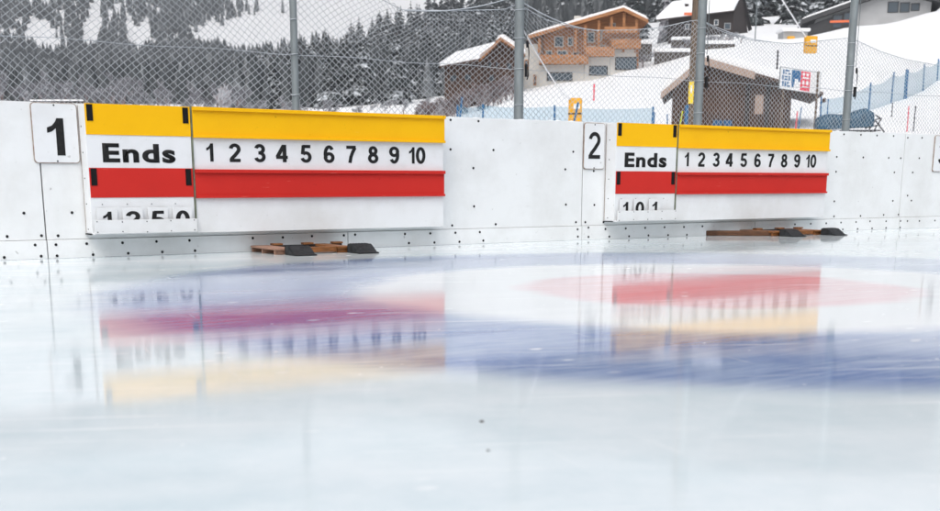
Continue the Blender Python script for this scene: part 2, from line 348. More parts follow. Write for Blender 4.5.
# ------------------------------------------------------------------ ice
TEE = wl(1.865, 3.642)
def ice_mat():
    m = bpy.data.materials.new('rink_ice'); m.use_nodes = True
    n, l = m.node_tree.nodes, m.node_tree.links; b = n['Principled BSDF']
    geo = n.new('ShaderNodeNewGeometry')
    def nd(t, **k):
        q = n.new(t)
        for a, v in k.items(): setattr(q, a, v)
        return q
    def math_(op, a, b_=None, c=None):
        q = nd('ShaderNodeMath', operation=op)
        for i, v in enumerate((a, b_, c)):
            if v is None: continue
            if isinstance(v, (int, float)): q.inputs[i].default_value = v
            else: l.new(v, q.inputs[i])
        return q.outputs[0]
    def noise_(scale, detail, vec, rough=0.6):
        q = nd('ShaderNodeTexNoise'); q.inputs['Scale'].default_value = scale; q.inputs['Detail'].default_value = detail; q.inputs['Roughness'].default_value = rough
        l.new(vec, q.inputs['Vector']); return q.outputs[0]
    def rng(v, a, b_, c=0.0, d=1.0, smooth=False):
        q = nd('ShaderNodeMapRange')
        if smooth: q.interpolation_type = 'SMOOTHSTEP'
        l.new(v, q.inputs[0])
        for i, x in enumerate((a, b_, c, d)): q.inputs[i + 1].default_value = x
        return q.outputs[0]
    def mix(f, a, b_):
        q = nd('ShaderNodeMix', data_type='RGBA')
        if isinstance(f, (int, float)): q.inputs[0].default_value = f
        else: l.new(f, q.inputs[0])
        for i, v in ((6, a), (7, b_)):
            if isinstance(v, tuple): q.inputs[i].default_value = (*v, 1)
            else: l.new(v, q.inputs[i])
        return q.outputs[2]
    def mapped(rot, sc):
        q = nd('ShaderNodeMapping', vector_type='POINT'); l.new(geo.outputs['Position'], q.inputs[0])
        # rotate first, then stretch
        q.inputs['Rotation'].default_value = (0, 0, rot)
        q2 = nd('ShaderNodeVectorMath', operation='MULTIPLY'); l.new(q.outputs[0], q2.inputs[0]); q2.inputs[1].default_value = sc
        return q2.outputs[0]
    pos = geo.outputs['Position']
    # distance from the tee, with a little wobble
    dv = nd('ShaderNodeVectorMath', operation='DISTANCE'); l.new(pos, dv.inputs[0]); dv.inputs[1].default_value = TEE
    wob = noise_(1.7, 3, pos)
    dist = math_('MULTIPLY_ADD', wob, 0.22, dv.outputs['Value'])
    dist = math_('SUBTRACT', dist, 0.11)
    white, ice = (0.80, 0.825, 0.84), (0.735, 0.80, 0.825)
    mott = rng(noise_(0.55, 5, pos), 0.35, 0.65)
    haz = rng(noise_(2.6, 7, pos, 0.75), 0.35, 0.7)
    mott = math_('MULTIPLY_ADD', haz, 0.5, math_('MULTIPLY', mott, 0.5))
    icec = mix(mott, (0.55, 0.66, 0.705), (0.80, 0.845, 0.87))
    streak = noise_(1.0, 5, mapped(-WANG - R(3), (1.2, 26, 1)), 0.65)     # brushed along the wall
    streak2 = noise_(1.0, 4, mapped(-WANG + R(26), (1.0, 34, 1)), 0.6)
    veil = rng(streak, 0.35, 0.72, 0.0, 0.5)
    blue = mix(veil, (0.055, 0.13, 0.37), (0.40, 0.49, 0.70))
    redc = mix(veil, (0.70, 0.16, 0.20), (0.80, 0.66, 0.68))
    f_blue_in = rng(dist, 1.38, 1.72, smooth=True); f_blue_out = rng(dist, 2.76, 2.40, smooth=True)
    fb = math_('MULTIPLY', f_blue_in, f_blue_out)
    patch = rng(noise_(1.3, 6, pos, .7), 0.30, 0.60, 0.66, 1.0)
    fb = math_('MULTIPLY', fb, patch)
    sxy = nd('ShaderNodeSeparateXYZ'); l.new(pos, sxy.inputs[0])           # blue made fainter towards the side of sheet 2
    fb = math_('MULTIPLY', fb, rng(math_('MULTIPLY_ADD', noise_(1.1, 4, pos), 0.8, sxy.outputs[0]), 1.2, 2.2, 1.0, 0.7, smooth=True))
    fr = math_('MULTIPLY', rng(dist, 0.92, 0.74, smooth=True), 0.52)
    inner = rng(dist, 1.62, 1.5, smooth=True)
    col = mix(inner, icec, (0.74, 0.775, 0.80))
    col = mix(fb, col, blue); col = mix(fr, col, redc)
    # frost scratches and stray snow crumbs
    scr = math_('MAXIMUM', rng(streak2, 0.60, 0.72, 0, 0.6), rng(noise_(1.0, 4, mapped(R(70), (1.3, 30, 1))), 0.66, 0.76, 0, 0.4))
    vor = nd('ShaderNodeTexVoronoi'); vor.inputs['Scale'].default_value = 14; l.new(mapped(0.3, (1, 1, 1)), vor.inputs['Vector'])
    crumb = math_('MULTIPLY', rng(vor.outputs['Distance'], 0.10, 0.03), rng(noise_(1.3, 2, pos), 0.48, 0.58))
    flake = math_('MAXIMUM', scr, math_('MULTIPLY', crumb, 0.9))
    fv = nd('ShaderNodeTexVoronoi'); fv.inputs['Scale'].default_value = 5.5; l.new(mapped(R(-34), (1, 1.6, 1)), fv.inputs['Vector'])
    fv.inputs['Randomness'].default_value = 1
    dab = math_('MULTIPLY', rng(fv.outputs['Distance'], 0.15, 0.07), rng(noise_(0.9, 3, pos), 0.50, 0.62))
    flake = math_('MAXIMUM', flake, dab)
    band = rng(noise_(1.0, 2, mapped(-WANG + R(12), (.25, 2.2, 1))), 0.5, 0.66, 0, 0.17)
    flake = math_('MAXIMUM', flake, band)
    col = mix(flake, col, (0.87, 0.89, 0.90))
    l.new(col, b.inputs['Base Color'])
    rg = math_('ADD', rng(noise_(0.8, 5, pos), 0.3, 0.7, 0.045, 0.085), math_('MULTIPLY', flake, 0.25))
    l.new(rg, b.inputs['Roughness'])
    b.inputs['IOR'].default_value = 1.31; b.inputs['Specular IOR Level'].default_value = 0.5
    h = math_('ADD', math_('MULTIPLY', noise_(7, 3, pos), 0.5), math_('MULTIPLY', noise_(60, 2, pos), 0.03))
    bp = nd('ShaderNodeBump'); bp.inputs['Strength'].default_value = 0.25; bp.inputs['Distance'].default_value = 0.0012; l.new(h, bp.inputs['Height'])
    l.new(bp.outputs[0], b.inputs['Normal'])
    return m
bm = bmesh.new()
bm.faces.new([bm.verts.new(wl(*q)) for q in ((-9, 26), (24, 26), (24, -0.02), (-9, -0.02))])
ice = tag(obj('ice', bm, ice_mat()), kind='structure')

# ------------------------------------------------------------------ rink wall
WH = 0.904
SCREWS = [(-0.118,0.27),(-0.224,0.137),(-0.027,0.137),(-0.071,0.084),(-0.041,0.017),(-0.253,0.017),(0.163,0.269),(0.07,0.134),(0.051,0.082),(0.052,0.016),(0.235,0.083),(0.269,0.016),(2.902,0.883),(3.146,0.881),(3.282,0.679),(2.901,0.678),(3.102,0.548),(3.109,0.273),(2.914,0.138),(3.307,0.139),(3.155,0.085),(2.936,0.085),(2.717,0.086),(2.502,0.087),(2.535,0.022),(2.752,0.02),(2.972,0.019),(3.187,0.022),(3.967,0.544),(4.043,0.677),(3.98,0.277),(4.27,0.271),(4.085,0.14),(4.181,0.138),(4.37,0.135),(4.095,0.085),(4.206,0.096),(4.384,0.081),(4.601,0.081),(4.1,0.028),(4.209,0.023),(4.427,0.02),(4.639,0.017),(4.852,0.019),(5.074,0.016),(5.291,0.013),(4.813,0.081),(5.03,0.082),(5.253,0.079),(5.47,0.08),(4.255,0.533),(7.248,0.876),(7.492,0.877),(7.728,0.875),(7.977,0.876),(8.198,0.864),(8.421,0.868),(7.17,0.674),(7.55,0.673),(7.93,0.673),(8.114,0.672),(8.405,0.675),(7.174,0.541),(8.034,0.538),(8.319,0.539),(7.179,0.273),(8.046,0.27),(8.27,0.319),(8.337,0.27),(7.19,0.136),(7.575,0.134),(7.923,0.139),(8.151,0.138),(7.284,0.078),(7.503,0.079),(7.71,0.082),(7.954,0.078),(8.179,0.076),(7.317,0.014),(7.533,0.014),(7.749,0.014),(7.962,0.014),(8.18,0.014),(8.288,0.074),(8.48,0.071),(8.733,0.071),(6.643,0.074),(6.858,0.075),(7.074,0.075),(0.456,0.082),(0.673,0.084),(0.89,0.085),(0.488,0.017),(0.707,0.018),(0.924,0.019),(1.328,0.088),(1.545,0.087),(1.763,0.09),(2.008,0.089),(2.097,0.092)]
wall = thing('rink_wall', 'long white plastic barrier wall along the far edge of the ice', 'wall', WO, WANG)
seams = [-8.2, -4.14, 0.0, 4.142, 8.163, 12.3, 16.4, 20.5, 23.8]
for a, b_ in zip(seams, seams[1:]):
    obj('wall_panel', B(a + .004, b_ - .004, 0.0, 0.09, 0.112, WH, bev=0.003), M['wall'], wall)
obj('wall_frame', B(-8.2, 23.8, 0.03, 0.085, 0.0, WH - 0.02), M['gap'], wall)
kicks = [-8.2, -6.2, -4.14, -2.07, 0.0, 2.04, 4.142, 6.12, 8.163, 10.2, 12.3, 16.4, 20.5, 23.8]
for a, b_ in zip(kicks, kicks[1:]):
    obj('kick_plate', B(a + .003, b_ - .003, -0.010, 0.027, 0.0, 0.110, bev=0.003), M['kick'], wall)
def screw_bm():
    bm = bmesh.new()
    bmesh.ops.create_cone(bm, segments=10, radius1=0.0092, radius2=0.0075, depth=0.004, cap_ends=True, matrix=Matrix.Rotation(R(90), 4, 'X'))
    return bm
sc0 = None
for s, z in SCREWS:
    if sc0 is None: o = sc0 = obj('screw', screw_bm(), M['screw'], wall)
    else: o = sc0.copy(); COL.objects.link(o); o.parent = wall
    o.location = (s, -0.0115 if z < 0.11 else -0.0015, z)
# ridge of snow along the top of the wall
bm = bmesh.new()
for i in range(180):
    s = 2.8 + i * 0.07
    if random.random() < 0.55: continue
    if (4.37 < s < 6.9): continue
    r = bmesh.ops.create_icosphere(bm, subdivisions=1, radius=1)
    for v in r['verts']: v.co = Vector((s + v.co.x * random.uniform(.02, .07), 0.05 + v.co.y * .03, WH + v.co.z * random.uniform(.003, .009)))
obj('snow_crust', bm, M['snow'], wall, smooth=True)

# ------------------------------------------------------------------ scoreboards
T_B = 0.12
def lbl(parent, s, x, z, wdt, hgt, y, bold=0.035, space=1.0, name='lettering'):
    return obj(name, shift(text(s, wdt, hgt, bold, space=space), x, y, z), M['ink'], parent)
def tray(parent, name, x0, x1, z0, z1, mat, yf):
    """long coloured tray: a flat back with a raised lip along the bottom and top"""
    bm = B(x0, x1, yf - 0.010, yf, z0, z1, bev=0.0015)
    box(bm, x0, x1, yf - 0.024, yf - 0.0105, z0, z0 + 0.016, bev=0.002)
    box(bm, x0, x1, yf - 0.028, yf - 0.0105, z1 - 0.022, z1, bev=0.002)
    return obj(name, bm, mat, parent)
DIG = [1.011, 1.179, 1.351, 1.506, 1.68, 1.85, 2.017, 2.187, 2.354, 2.54]
def scoreboard(s0, label, first, cards_x):
    t = thing('scoreboard', label, 'scoreboard', wl(s0, 0, 0), WANG, 'curling scoreboards on the rink wall')
    f = -T_B                                     # front face, local y
    L = 2.515; D = 0.655
    obj('case', B(0.0, L, f + 0.004, -0.003, 0.145, 0.893, bev=0.004), M['board'], t)
    ep = obj('ends_panel', B(0.0, D - 0.006, f - 0.006, f + 0.0035, 0.142, 0.898, bev=0.002), M['board'], t)
    np_ = obj('number_panel', B(D + 0.006, L, f - 0.006, f + 0.0035, 0.137, 0.898, bev=0.002), M['board'], t)
    obj('divider', B(D - 0.0045, D + 0.0045, f - 0.014, f + 0.003, 0.139, 0.905, bev=0.001), M['alu'], t)
    obj('yellow_strip', B(0.002, D - 0.0065, f - 0.010, f - 0.0065, 0.722, 0.8995, bev=0.001), M['yellow'], t)
    obj('red_strip', B(0.004, D - 0.0065, f - 0.010, f - 0.0065, 0.357, 0.531, bev=0.001), M['red'], t)
    tray(t, 'yellow_tray', D + 0.006, L + 0.006, 0.716, 0.901, M['yellow'], f - 0.0065)
    tray(t, 'red_tray', D + 0.006, L + 0.002, 0.350, 0.526, M['red'], f - 0.0065)
    for x, z in ((0.012, 0.80), (D - 0.055, 0.80), (0.012, 0.428), (D - 0.055, 0.428)):
        obj('black_tab', B(x, x + 0.036, f - 0.0135, f - 0.0102, z, z + (0.094 if z > .7 else 0.10)), M['black'], t)
    lbl(ep, 'Ends', 0.092, 0.562, 0.45, 0.112, f - 0.0065, bold=0.036, space=1.12)
    for i, x in enumerate(DIG):
        wdt = (0.046, 0.076, 0.076, 0.082, 0.076, 0.076, 0.076, 0.076, 0.076, 0.132)[i]
        lbl(np_, str(i + 1), x - 0.243 - wdt / 2, 0.574, wdt, 0.110, f - 0.0065, bold=0.04)
    obj('side_gap_shade', B(-0.002, -0.0002, -0.010, -0.0065, 0.15, 0.893), M['rust_gap'], t)  # dark brown strip painting the shaded gap where the case meets the wall
    obj('bottom_gap_shade', B(-0.006, 0.004, f + 0.01, -0.004, 0.138, 0.1445), M['black'], t)  # solid black strip painting the shade of the gap below the case
    pk = bmesh.new()
    box(pk, 0.004, D - 0.008, f - 0.045, f - 0.037, 0.145, 0.226, bev=0.0015)
    box(pk, 0.004, D - 0.008, f - 0.0365, f - 0.0065, 0.140, 0.152)
    pocket = obj('card_pocket', pk, M['board'], t)
    pins = [(pocket, 'screw_head', (0.02 + k * 0.152, f - 0.0465, z + random.uniform(-.003, .003)), 'X', .0035) for k in range(5) for z in (0.155, 0.215)]
    pins += [(t, 'card_pin', (0.07 + k * 0.152, f - 0.0075, 0.318), 'X', .0032) for k in range(4)]
    pins += [(t, 'side_screw', (-0.001, -0.05, 0.17 + k * .15), 'Y', .0045) for k in range(5)]
    for par, nm, p_, ax, rr in pins:
        bm = bmesh.new(); bmesh.ops.create_cone(bm, segments=8, radius1=rr, radius2=rr * .85, depth=.003, cap_ends=True, matrix=Matrix.Rotation(R(90), 4, ax))
        obj(nm, bm, M['screw'], par, loc=p_)
    return t
scoreboard(0.240, 'left yellow red and white curling scoreboard beside plate 1, four cards in its pocket', True, None)
scoreboard(4.370, 'right yellow red and white curling scoreboard beside plate 2, three cards in its pocket', False, None)
# loose number cards standing in the pockets
def card(s, digit, label, tilt=0.0, z=0.157):
    t = thing('number_card', label, 'card', wl(s, T_B + 0.020, z), WANG, 'number cards standing in the scoreboard pockets')
    t.rotation_euler = (0, tilt, WANG)
    obj('plate', B(-0.063, 0.063, -0.002, 0.002, 0, 0.140, bev=0.001), M['board'], t)
    wdt = 0.052 if digit == '1' else 0.085
    obj('numeral', shift(text(digit, wdt, 0.100, 0.05), -wdt / 2, -0.0022, 0.018), M['ink'], t)
for s, d, lb in ((0.331, '1', 'white card with the top of a black 1, leftmost card in the left scoreboard pocket'),
                 (0.489, '2', 'white card with the round top of a 2, second from left in the left scoreboard'),
                 (0.646, '5', 'white card with the flat top of a black 5 in the left scoreboard pocket'),
                 (0.803, '0', 'white card with the round top of a 0, next to the left scoreboard divider')):
    card(s, d, lb, random.uniform(-.015, .015))
for s, d, lb in ((4.475, '1', 'white card with a black 1, leftmost card in the right scoreboard pocket'),
                 (4.625, '0', 'white card with a black 0, middle one of three in the right scoreboard pocket'),
                 (4.785, '1', 'white card with a black 1, rightmost of three in the right scoreboard pocket')):
    card(s, d, lb, random.uniform(-.02, .02), 0.176)

# ------------------------------------------------------------------ sheet number plates
def plate(s0, s1, z0, z1, digit, label, bold, wd, zd, hd):
    t = thing('number_plate', label, 'number sign', wl((s0 + s1) / 2, 0, 0), WANG, 'sheet number plates on the rink wall')
    h = (s1 - s0) / 2
    obj('edging', prism(bmesh.new(), rounded(-h, h, z0, z1, 0.022), -0.010, -0.0015), M['rust_gap'], t)
    obj('plate', prism(bmesh.new(), rounded(-h + .0045, h - .0045, z0 + .0045, z1 - .0045, 0.020), -0.0125, -0.0102), M['board'], t)
    obj('numeral', shift(text(digit, wd, hd, bold), -wd / 2, -0.0128, zd), M['ink'], t)
    for z in (z0 + 0.012 if digit != '2' else z0 + .01, z1 - 0.014):
        bm = bmesh.new(); bmesh.ops.create_cone(bm, segments=10, radius1=.0055, radius2=.004, depth=.004, cap_ends=True, matrix=Matrix.Translation((0, -0.014, z)) @ Matrix.Rotation(R(90), 4, 'X'))
        obj('screw', bm, M['screw'], t)
plate(-0.036, 0.232, 0.557, 0.902, '1', 'white plate with a bold black 1 at the left end of the wall', 0.03, 0.098, 0.602, 0.213)
plate(4.140, 4.352, 0.546, 0.898, '2', 'white rounded plate with a black 2, left of the smaller-looking scoreboard', 0.012, 0.122, 0.625, 0.165 + 0.04)
plate(8.620, 8.900, 0.547, 0.895, '3', 'white plate with a black 3, cut off by the right edge of the photo', 0.012, 0.135, 0.62, 0.205)

# ------------------------------------------------------------------ curling hacks
def hack(s, d, rot, sp, label, board=False):
    t = thing('curling_hack', label, 'foot hack', wl(s, d, 0.001), WANG + rot, 'curling hacks lying against the wall')
    # local x along the wall, -y towards the house
    for i, x in enumerate((0.0, sp)):
        x1 = x + (.12 if i == 0 else .10)
        bm = B(x, x1, -0.42, -0.01, 0.028, 0.041, bev=0.003)
        for y in (-.03, -.20, -.40): box(bm, x + .004, x1 - .004, y, y + .014, 0.0, 0.0275, bev=0.001)
        obj('plank', bm, M['hwood2'] if i == 0 and not board else M['hwood'], t)
        w0, w1 = x + 0.06, x + 0.205
        prof = [(-0.425, 0.0), (-0.425, 0.050), (-0.432, 0.056), (-0.49, 0.056), (-0.535, 0.030), (-0.565, 0.010), (-0.60, 0.006), (-0.60, 0.0)]
        bm = bmesh.new()
        a = [bm.verts.new((w0, y, z)) for y, z in prof]; b = [bm.verts.new((w1, y, z)) for y, z in prof]
        bm.faces.new(a); bm.faces.new(b[::-1])
        for k in range(len(prof)): bm.faces.new((a[k], b[k], b[(k + 1) % len(prof)], a[(k + 1) % len(prof)]))
        bmesh.ops.recalc_face_normals(bm, faces=bm.faces[:])
        bmesh.ops.bevel(bm, geom=bm.edges[:], offset=0.0025, segments=2, affect='EDGES')
        for k in range(6): box(bm, w0 + 0.012 + k * 0.021, w0 + 0.018 + k * 0.021, -0.485, -0.435, 0.05, 0.0595)
        obj('foot_block', bm, M['rubber'], t)
    obj('cross_bar', B(0.125, sp - .003, -0.40, -0.345, 0.006, 0.040, bev=0.002), M['hwood'], t)
    obj('side_bar', B(sp + .103, sp + .135, -0.42, -0.06, 0.002, 0.034, bev=0.002), M['hwood'], t)
    obj('back_bar', B(0.125, sp + 0.20, -0.07, -0.045, 0.0, 0.040, bev=0.002), M['dark'], t)
    for x in (0.13, sp * .80, sp + 0.13): obj('clamp', B(x, x + 0.07, -0.085, -0.03, 0.0405, 0.053, bev=0.003), M['hwood'], t)
    if board:
        bo = obj('long_board', B(-.53, .06, -.035, .035, 0.0, .042, bev=.006), M['hwood3'], t, loc=(.02, -.33, 0)); bo.rotation_euler = (0, 0, R(-38))
    return t
hack(1.30, 0.02, R(-2), 0.44, 'black and orange wooden curling hack below the left scoreboard')
hack(5.93, 0.0, R(-4), 0.49, 'brown wooden curling hack with a long side board below the right scoreboard', True)
# two crumbs of dirt frozen on the ice
for px, py, q in ((482, 422, .005), (488, 451, .003)):
    d = ray(px, py); p = Vector((0, 0, CAM_H)) + d * (-CAM_H / d.z)
    bm = bmesh.new(); bmesh.ops.create_icosphere(bm, subdivisions=2, radius=q)
    for v in bm.verts: v.co *= 1 + noise.noise(v.co * 300) * .5; v.co.z *= .5
    tag(obj('dirt_crumb', bm, M['bark'], loc=(p.x, p.y, 0.001)), 'tiny dark crumb of dirt lying on the bare ice, ' + ('larger of two' if q > .004 else 'smaller of two, nearer the camera'), 'dirt')

# ------------------------------------------------------------------ chain-link fence
FD = -0.16
TOP = [(-8, 1.80), (-2, 1.80), (-0.1, 1.80), (0.9, 1.74), (1.744, 1.80), (2.42, 1.69), (2.58, 1.62), (3.0, 1.645), (3.49, 1.69), (3.618, 1.74), (3.87, 1.65), (4.12, 1.61), (4.42, 1.605), (4.84, 1.64), (5.11, 1.68), (5.39, 1.745), (5.514, 1.76), (5.75, 1.69), (6.12, 1.64), (6.63, 1.64), (7.27, 1.72), (7.449, 1.745), (7.89, 1.65), (8.28, 1.60), (8.84, 1.57), (9.35, 1.75), (10.3, 1.6), (11.25, 1.75), (12.2, 1.6), (13.1, 1.75), (16, 1.7)]
def topz(s):
    for (a, za), (b, zb) in zip(TOP, TOP[1:]):
        if a <= s <= b: return za + (zb - za) * sstep((s - a) / (b - a)) if abs(zb - za) < .02 else za + (zb - za) * (s - a) / (b - a)
    return 1.7
fence = thing('chain_link_fence', 'tall frosted chain link fence behind the white rink wall', 'fence', WO, WANG)
CW, CH, Z0 = 0.0530, 0.0485, 0.86
NR = 20                                           # rows of half cells are 2*NR
def meshpt(i, k, side):
    s = -7 + i * CW / 2; tz = topz(max(-7.9, min(15.9, s))); full = 1.80
    q = k / (2 * NR)
    z = Z0 + q * (full - Z0)
    sag = full - tz                               # slack netting slumps towards its upper edge
    z -= sag * (q ** 2.2)
    s2 = s + 0.02 * math.sin(z * 9 + s * 2.1) + 0.012 * noise.noise(Vector((s * 2, z * 3, 0))) + sag * 0.25 * q * q * math.sin(s * 3.4)
    z += 0.007 * noise.noise(Vector((s * 3, z * 4, 9)))
    y = 0.16 + 0.0035 * side + 0.025 * noise.noise(Vector((s * .8, z, 3)))
    return Vector((s2, y, z))
bm = bmesh.new(); RW = 0.0025
ncol = int(22 / CW)
for c in range(ncol):                              # every wire zigzags upwards between two columns
    for sd_ in (0,):
        pts = []
        for k in range(2 * NR + 1):
            i = 2 * c + (k % 2)
            pts.append(meshpt(i, k, (1 if k % 2 else -1)))
        tube(bm, pts, RW, 4, cap=False)
        pts = []
        for k in range(2 * NR + 1):
            i = 2 * c + 2 - (k % 2)
            pts.append(meshpt(i, k, (-1 if k % 2 else 1)))
        tube(bm, pts, RW, 4, cap=False)
obj('netting', bm, M['wire'], fence, smooth=True)
bm = bmesh.new()
tube(bm, [Vector((s / 10, 0.165, topz(s / 10) + 0.004)) for s in range(-70, 150)], 0.0028, 5)
obj('top_wire', bm, M['wire'], fence)
bm = bmesh.new()
tube(bm, [Vector((s / 5, 0.166, 1.28 + 0.006 * math.sin(s * 1.3))) for s in range(-35, 75)], 0.0022, 4)
obj('middle_wire', bm, M['wire'], fence)
for x0, dx, za, dz, r_, kind in ((2.62, .97, 1.625, .17, .004, 0), (3.65, .75, 1.76, .155, .004, 1), (5.54, .85, 1.76, .115, .003, 1)):
    bm = bmesh.new(); tube(bm, [Vector((x0 + dx * q / 10, 0.16, za + dz * (q / 10) ** 2 if kind == 0 else za - dz * (1 - (1 - q / 10) ** 2))) for q in range(11)], r_, 6)
    obj('sagging_cable', bm, M['wire'], fence)
posts = [-5.7, -3.9, -2.1, -0.13 - 0.8, 1.744, 3.618, 5.514, 7.449, 9.35, 11.25, 13.1]
for i, s in enumerate(posts):
    if s == posts[3]: continue                    # none shows between the left frame edge and the next post
    r = 0.036 if s > 3 else 0.024
    bm = bmesh.new(); tube(bm, [(s, 0.145, 0), (s + (0.012 if i == 4 else 0), 0.145, 2.9)], r, 16)
    po = obj('post', bm, M['galv'], fence, smooth=False)
    for f in po.data.polygons: f.use_smooth = len(f.vertices) == 4
    for zt in (1.02, 1.28, 1.5, 1.7):
        bm = bmesh.new(); tube(bm, [(s + (r + .003) * math.cos(k * .785), 0.145 + (r + .003) * math.sin(k * .785), zt + .004 * math.sin(k)) for k in range(9)], 0.0022, 5)
        obj('tie_wire', bm, M['wire'], po)
    if s > 3:
        bm = bmesh.new()
        tube(bm, [(s + .042, 0.10, 1.20), (s + .055, 0.10, 1.23), (s + .058, 0.10, 1.40), (s + .048, .10, 1.47)], 0.0045, 6)
        box(bm, s + 0.028, s + 0.042, 0.09, 0.112, 1.22, 1.31, bev=0.003)
        box(bm, s + 0.038, s + 0.048, 0.095, 0.11, 1.43, 1.48, bev=0.002)
        obj('tensioner', bm, M['dark'], po)
        bm = bmesh.new(); tube(bm, [(s + .046, 0.115, 1.49), (s + .046, 0.115, 2.6)], 0.003, 6)
        obj('tension_cable', bm, M['galv'], po)

# ------------------------------------------------------------------ buildings
def win(parent, x, z, wdt, hgt, y=0.0, fm='white', recess=False):
    f = bmesh.new(); t = 0.07
    box(f, x, x + t, y - 0.06, y - 0.002, z, z + hgt); box(f, x + wdt - t, x + wdt, y - 0.06, y - 0.002, z, z + hgt)
    box(f, x + t, x + wdt - t, y - 0.06, y - 0.002, z, z + t); box(f, x + t, x + wdt - t, y - 0.06, y - 0.002, z + hgt - t, z + hgt)
    w_ = obj('window', f, M[fm], parent)
    obj('pane', B(x + t, x + wdt - t, y - 0.03, y - 0.004, z + t, z + hgt - t), M['glass'], w_)
    return w_
def gable(name, label, origin, yaw, apex, eL, eR, wL, wR, depth, wallm, roofm, ov=0.5, th=0.18, snow=0.3, base=-4, cat='chalet', back=0.6, fasc=None):
    """front gable in the local x,z plane; apex/eL/eR are (x,z); the house runs back along y"""
    t = thing(name, label, cat, origin, yaw)
    def roofz(x):
        if x <= apex[0]: return eL[1] + (apex[1] - eL[1]) * (x - eL[0]) / (apex[0] - eL[0])
        return apex[1] + (eR[1] - apex[1]) * (x - apex[0]) / (eR[0] - apex[0])
    poly = [(wL, base), (wR, base), (wR, roofz(wR) - 0.02), (apex[0], apex[1] - 0.02), (wL, roofz(wL) - 0.02)]
    if not wL < apex[0] < wR: poly = [(wL, base), (wR, base), (wR, roofz(wR) - 0.02), (wL, roofz(wL) - 0.02)]
    obj('wall', prism(bmesh.new(), poly, 0, depth), M[wallm], t)
    ro = obj('roof', prism(bmesh.new(), [(eL[0], eL[1]), (apex[0], apex[1]), (eR[0], eR[1]), (eR[0], eR[1] + th), (apex[0], apex[1] + th), (eL[0], eL[1] + th)], -ov, depth + back), M[roofm], t)
    bm = bmesh.new(); n = 14; yy = [-ov + 0.06, depth + back - 0.05]; pts = []
    xs = [eL[0] + .04 + (apex[0] - eL[0] - .04) * k / n for k in range(n + 1)] + [apex[0] + (eR[0] - .04 - apex[0]) * k / n for k in range(1, n + 1)]
    lo = [(x, roofz(x) + th + 0.004) for x in xs]
    def hh(k): e = min(1, min(k, len(xs) - 1 - k) / 1.3 + .35); return snow * e * (1 + 0.25 * noise.noise(Vector((xs[k] * .9, origin[1], 0))))
    prism(bm, lo + [(x, z + hh(k)) for k, (x, z) in reversed(list(enumerate(lo)))], *yy)
    if snow > 0: obj('roof_snow', bm, M['snow'], ro)
    else: bm.free()
    if fasc:
        f = prism(bmesh.new(), [(eL[0], eL[1] - .05), (apex[0], apex[1] - .05), (eR[0], eR[1] - .05), (eR[0], eR[1] + th), (apex[0], apex[1] + th), (eL[0], eL[1] + th)], -ov - 0.06, -ov - 0.003)
        obj('fascia', f, M[fasc], ro)
    return t
def loc(x, y, Y): p = P(x, y, Y); return p
# big honey-coloured chalet; 1 photo px = m metres there
Y = 104; m = Y / 1202.5; o = P(529, 90, Y); q = lambda x, y: ((x - 529) * m * 1.0, (90 - y) * m)
t = gable('timber_chalet', 'large honey coloured timber chalet with wide low roof on the slope', o, R(-2), q(618, 18), q(527, 43), q(642, 29), 1.2, 9.2, 9, 'timber', 'timber', ov=1.0, th=0.22, snow=0.20, fasc='timber')
# stepped lower storeys
for x0, x1, yt, n_ in ((538, 582, 67, 2), (582, 607, 60, 2), (607, 632, 53, 2)):
    (a, z1), (b, _) = q(x0, yt), q(x1, yt)
    bs = obj('base_storey', B(a + .03, b, -0.55, -0.05, -4, z1), M['render'], t)
    obj('balcony_front', B(a + .03, b + 0.3, -1.25, -0.15, z1 + .01, z1 + .16), M['timber'], t)
    obj('balcony_rail', B(a + .03, b + 0.3, -1.25, -1.15, z1 + .161, z1 + .75), M['timber'], t)
for x0, y0, x1, y1 in ((546, 82, 571, 74), (587, 77, 605, 68), (612, 72, 633, 60)):
    (a, z0), (b, z1) = q(x0, y0), q(x1, y1)
    w_ = win(t, a, z0, b - a, z1 - z0, -0.551, 'darktimber')
for x0, y0, x1, y1 in ((553, 50, 562, 40), (566, 49, 571, 41), (585, 46, 592, 36), (594, 45, 599, 35), (545, 61, 551, 53), (556, 62, 566, 53), (571, 62, 577, 54), (586, 56, 593, 49), (597, 55, 603, 48), (609, 50, 616, 42), (620, 49, 627, 42), (606, 35, 612, 28)):
    (a, z0), (b, z1) = q(x0, y0), q(x1, y1)
    win(t, a, z0, b - a, z1 - z0, 0.0, 'render')
for x in (537, 572, 581, 594, 606, 618, 630):
    a, _ = q(x, 0); zt = q(0, 18 + abs(618 - x) * (25 / 91 if x < 618 else 11 / 24) + 2)[1]
    obj('veranda_post', B(a, a + .22, -0.75, -0.5, q(0, 56)[1], zt), M['timber'], t)
(a, z0), (b, z1) = q(600, 33), q(632, 26)
obj('upper_balcony', B(a, b, -1.2, -1.1, z0 - .5, z0), M['timber'], t)
# grey render wing to its lower left
(a, z1), (b, _) = q(521, 66), q(540, 66)
obj('side_wing', B(a - .4, b, -0.4, 3.0, -4, z1 + 1.6), M['render'], t)
for x0, y0, x1, y1 in ((524, 72, 528, 62), (533, 86, 536, 76)):
    (a, z0), (b, z1) = q(x0, y0), q(x1, y1); win(t, a, z0, b - a, z1 - z0, -0.401, 'timber')
obj('chimney', B(*[v for v in (4.0, 4.6)], 5, 5.6, 3.5, 6.6), M['render'], t)

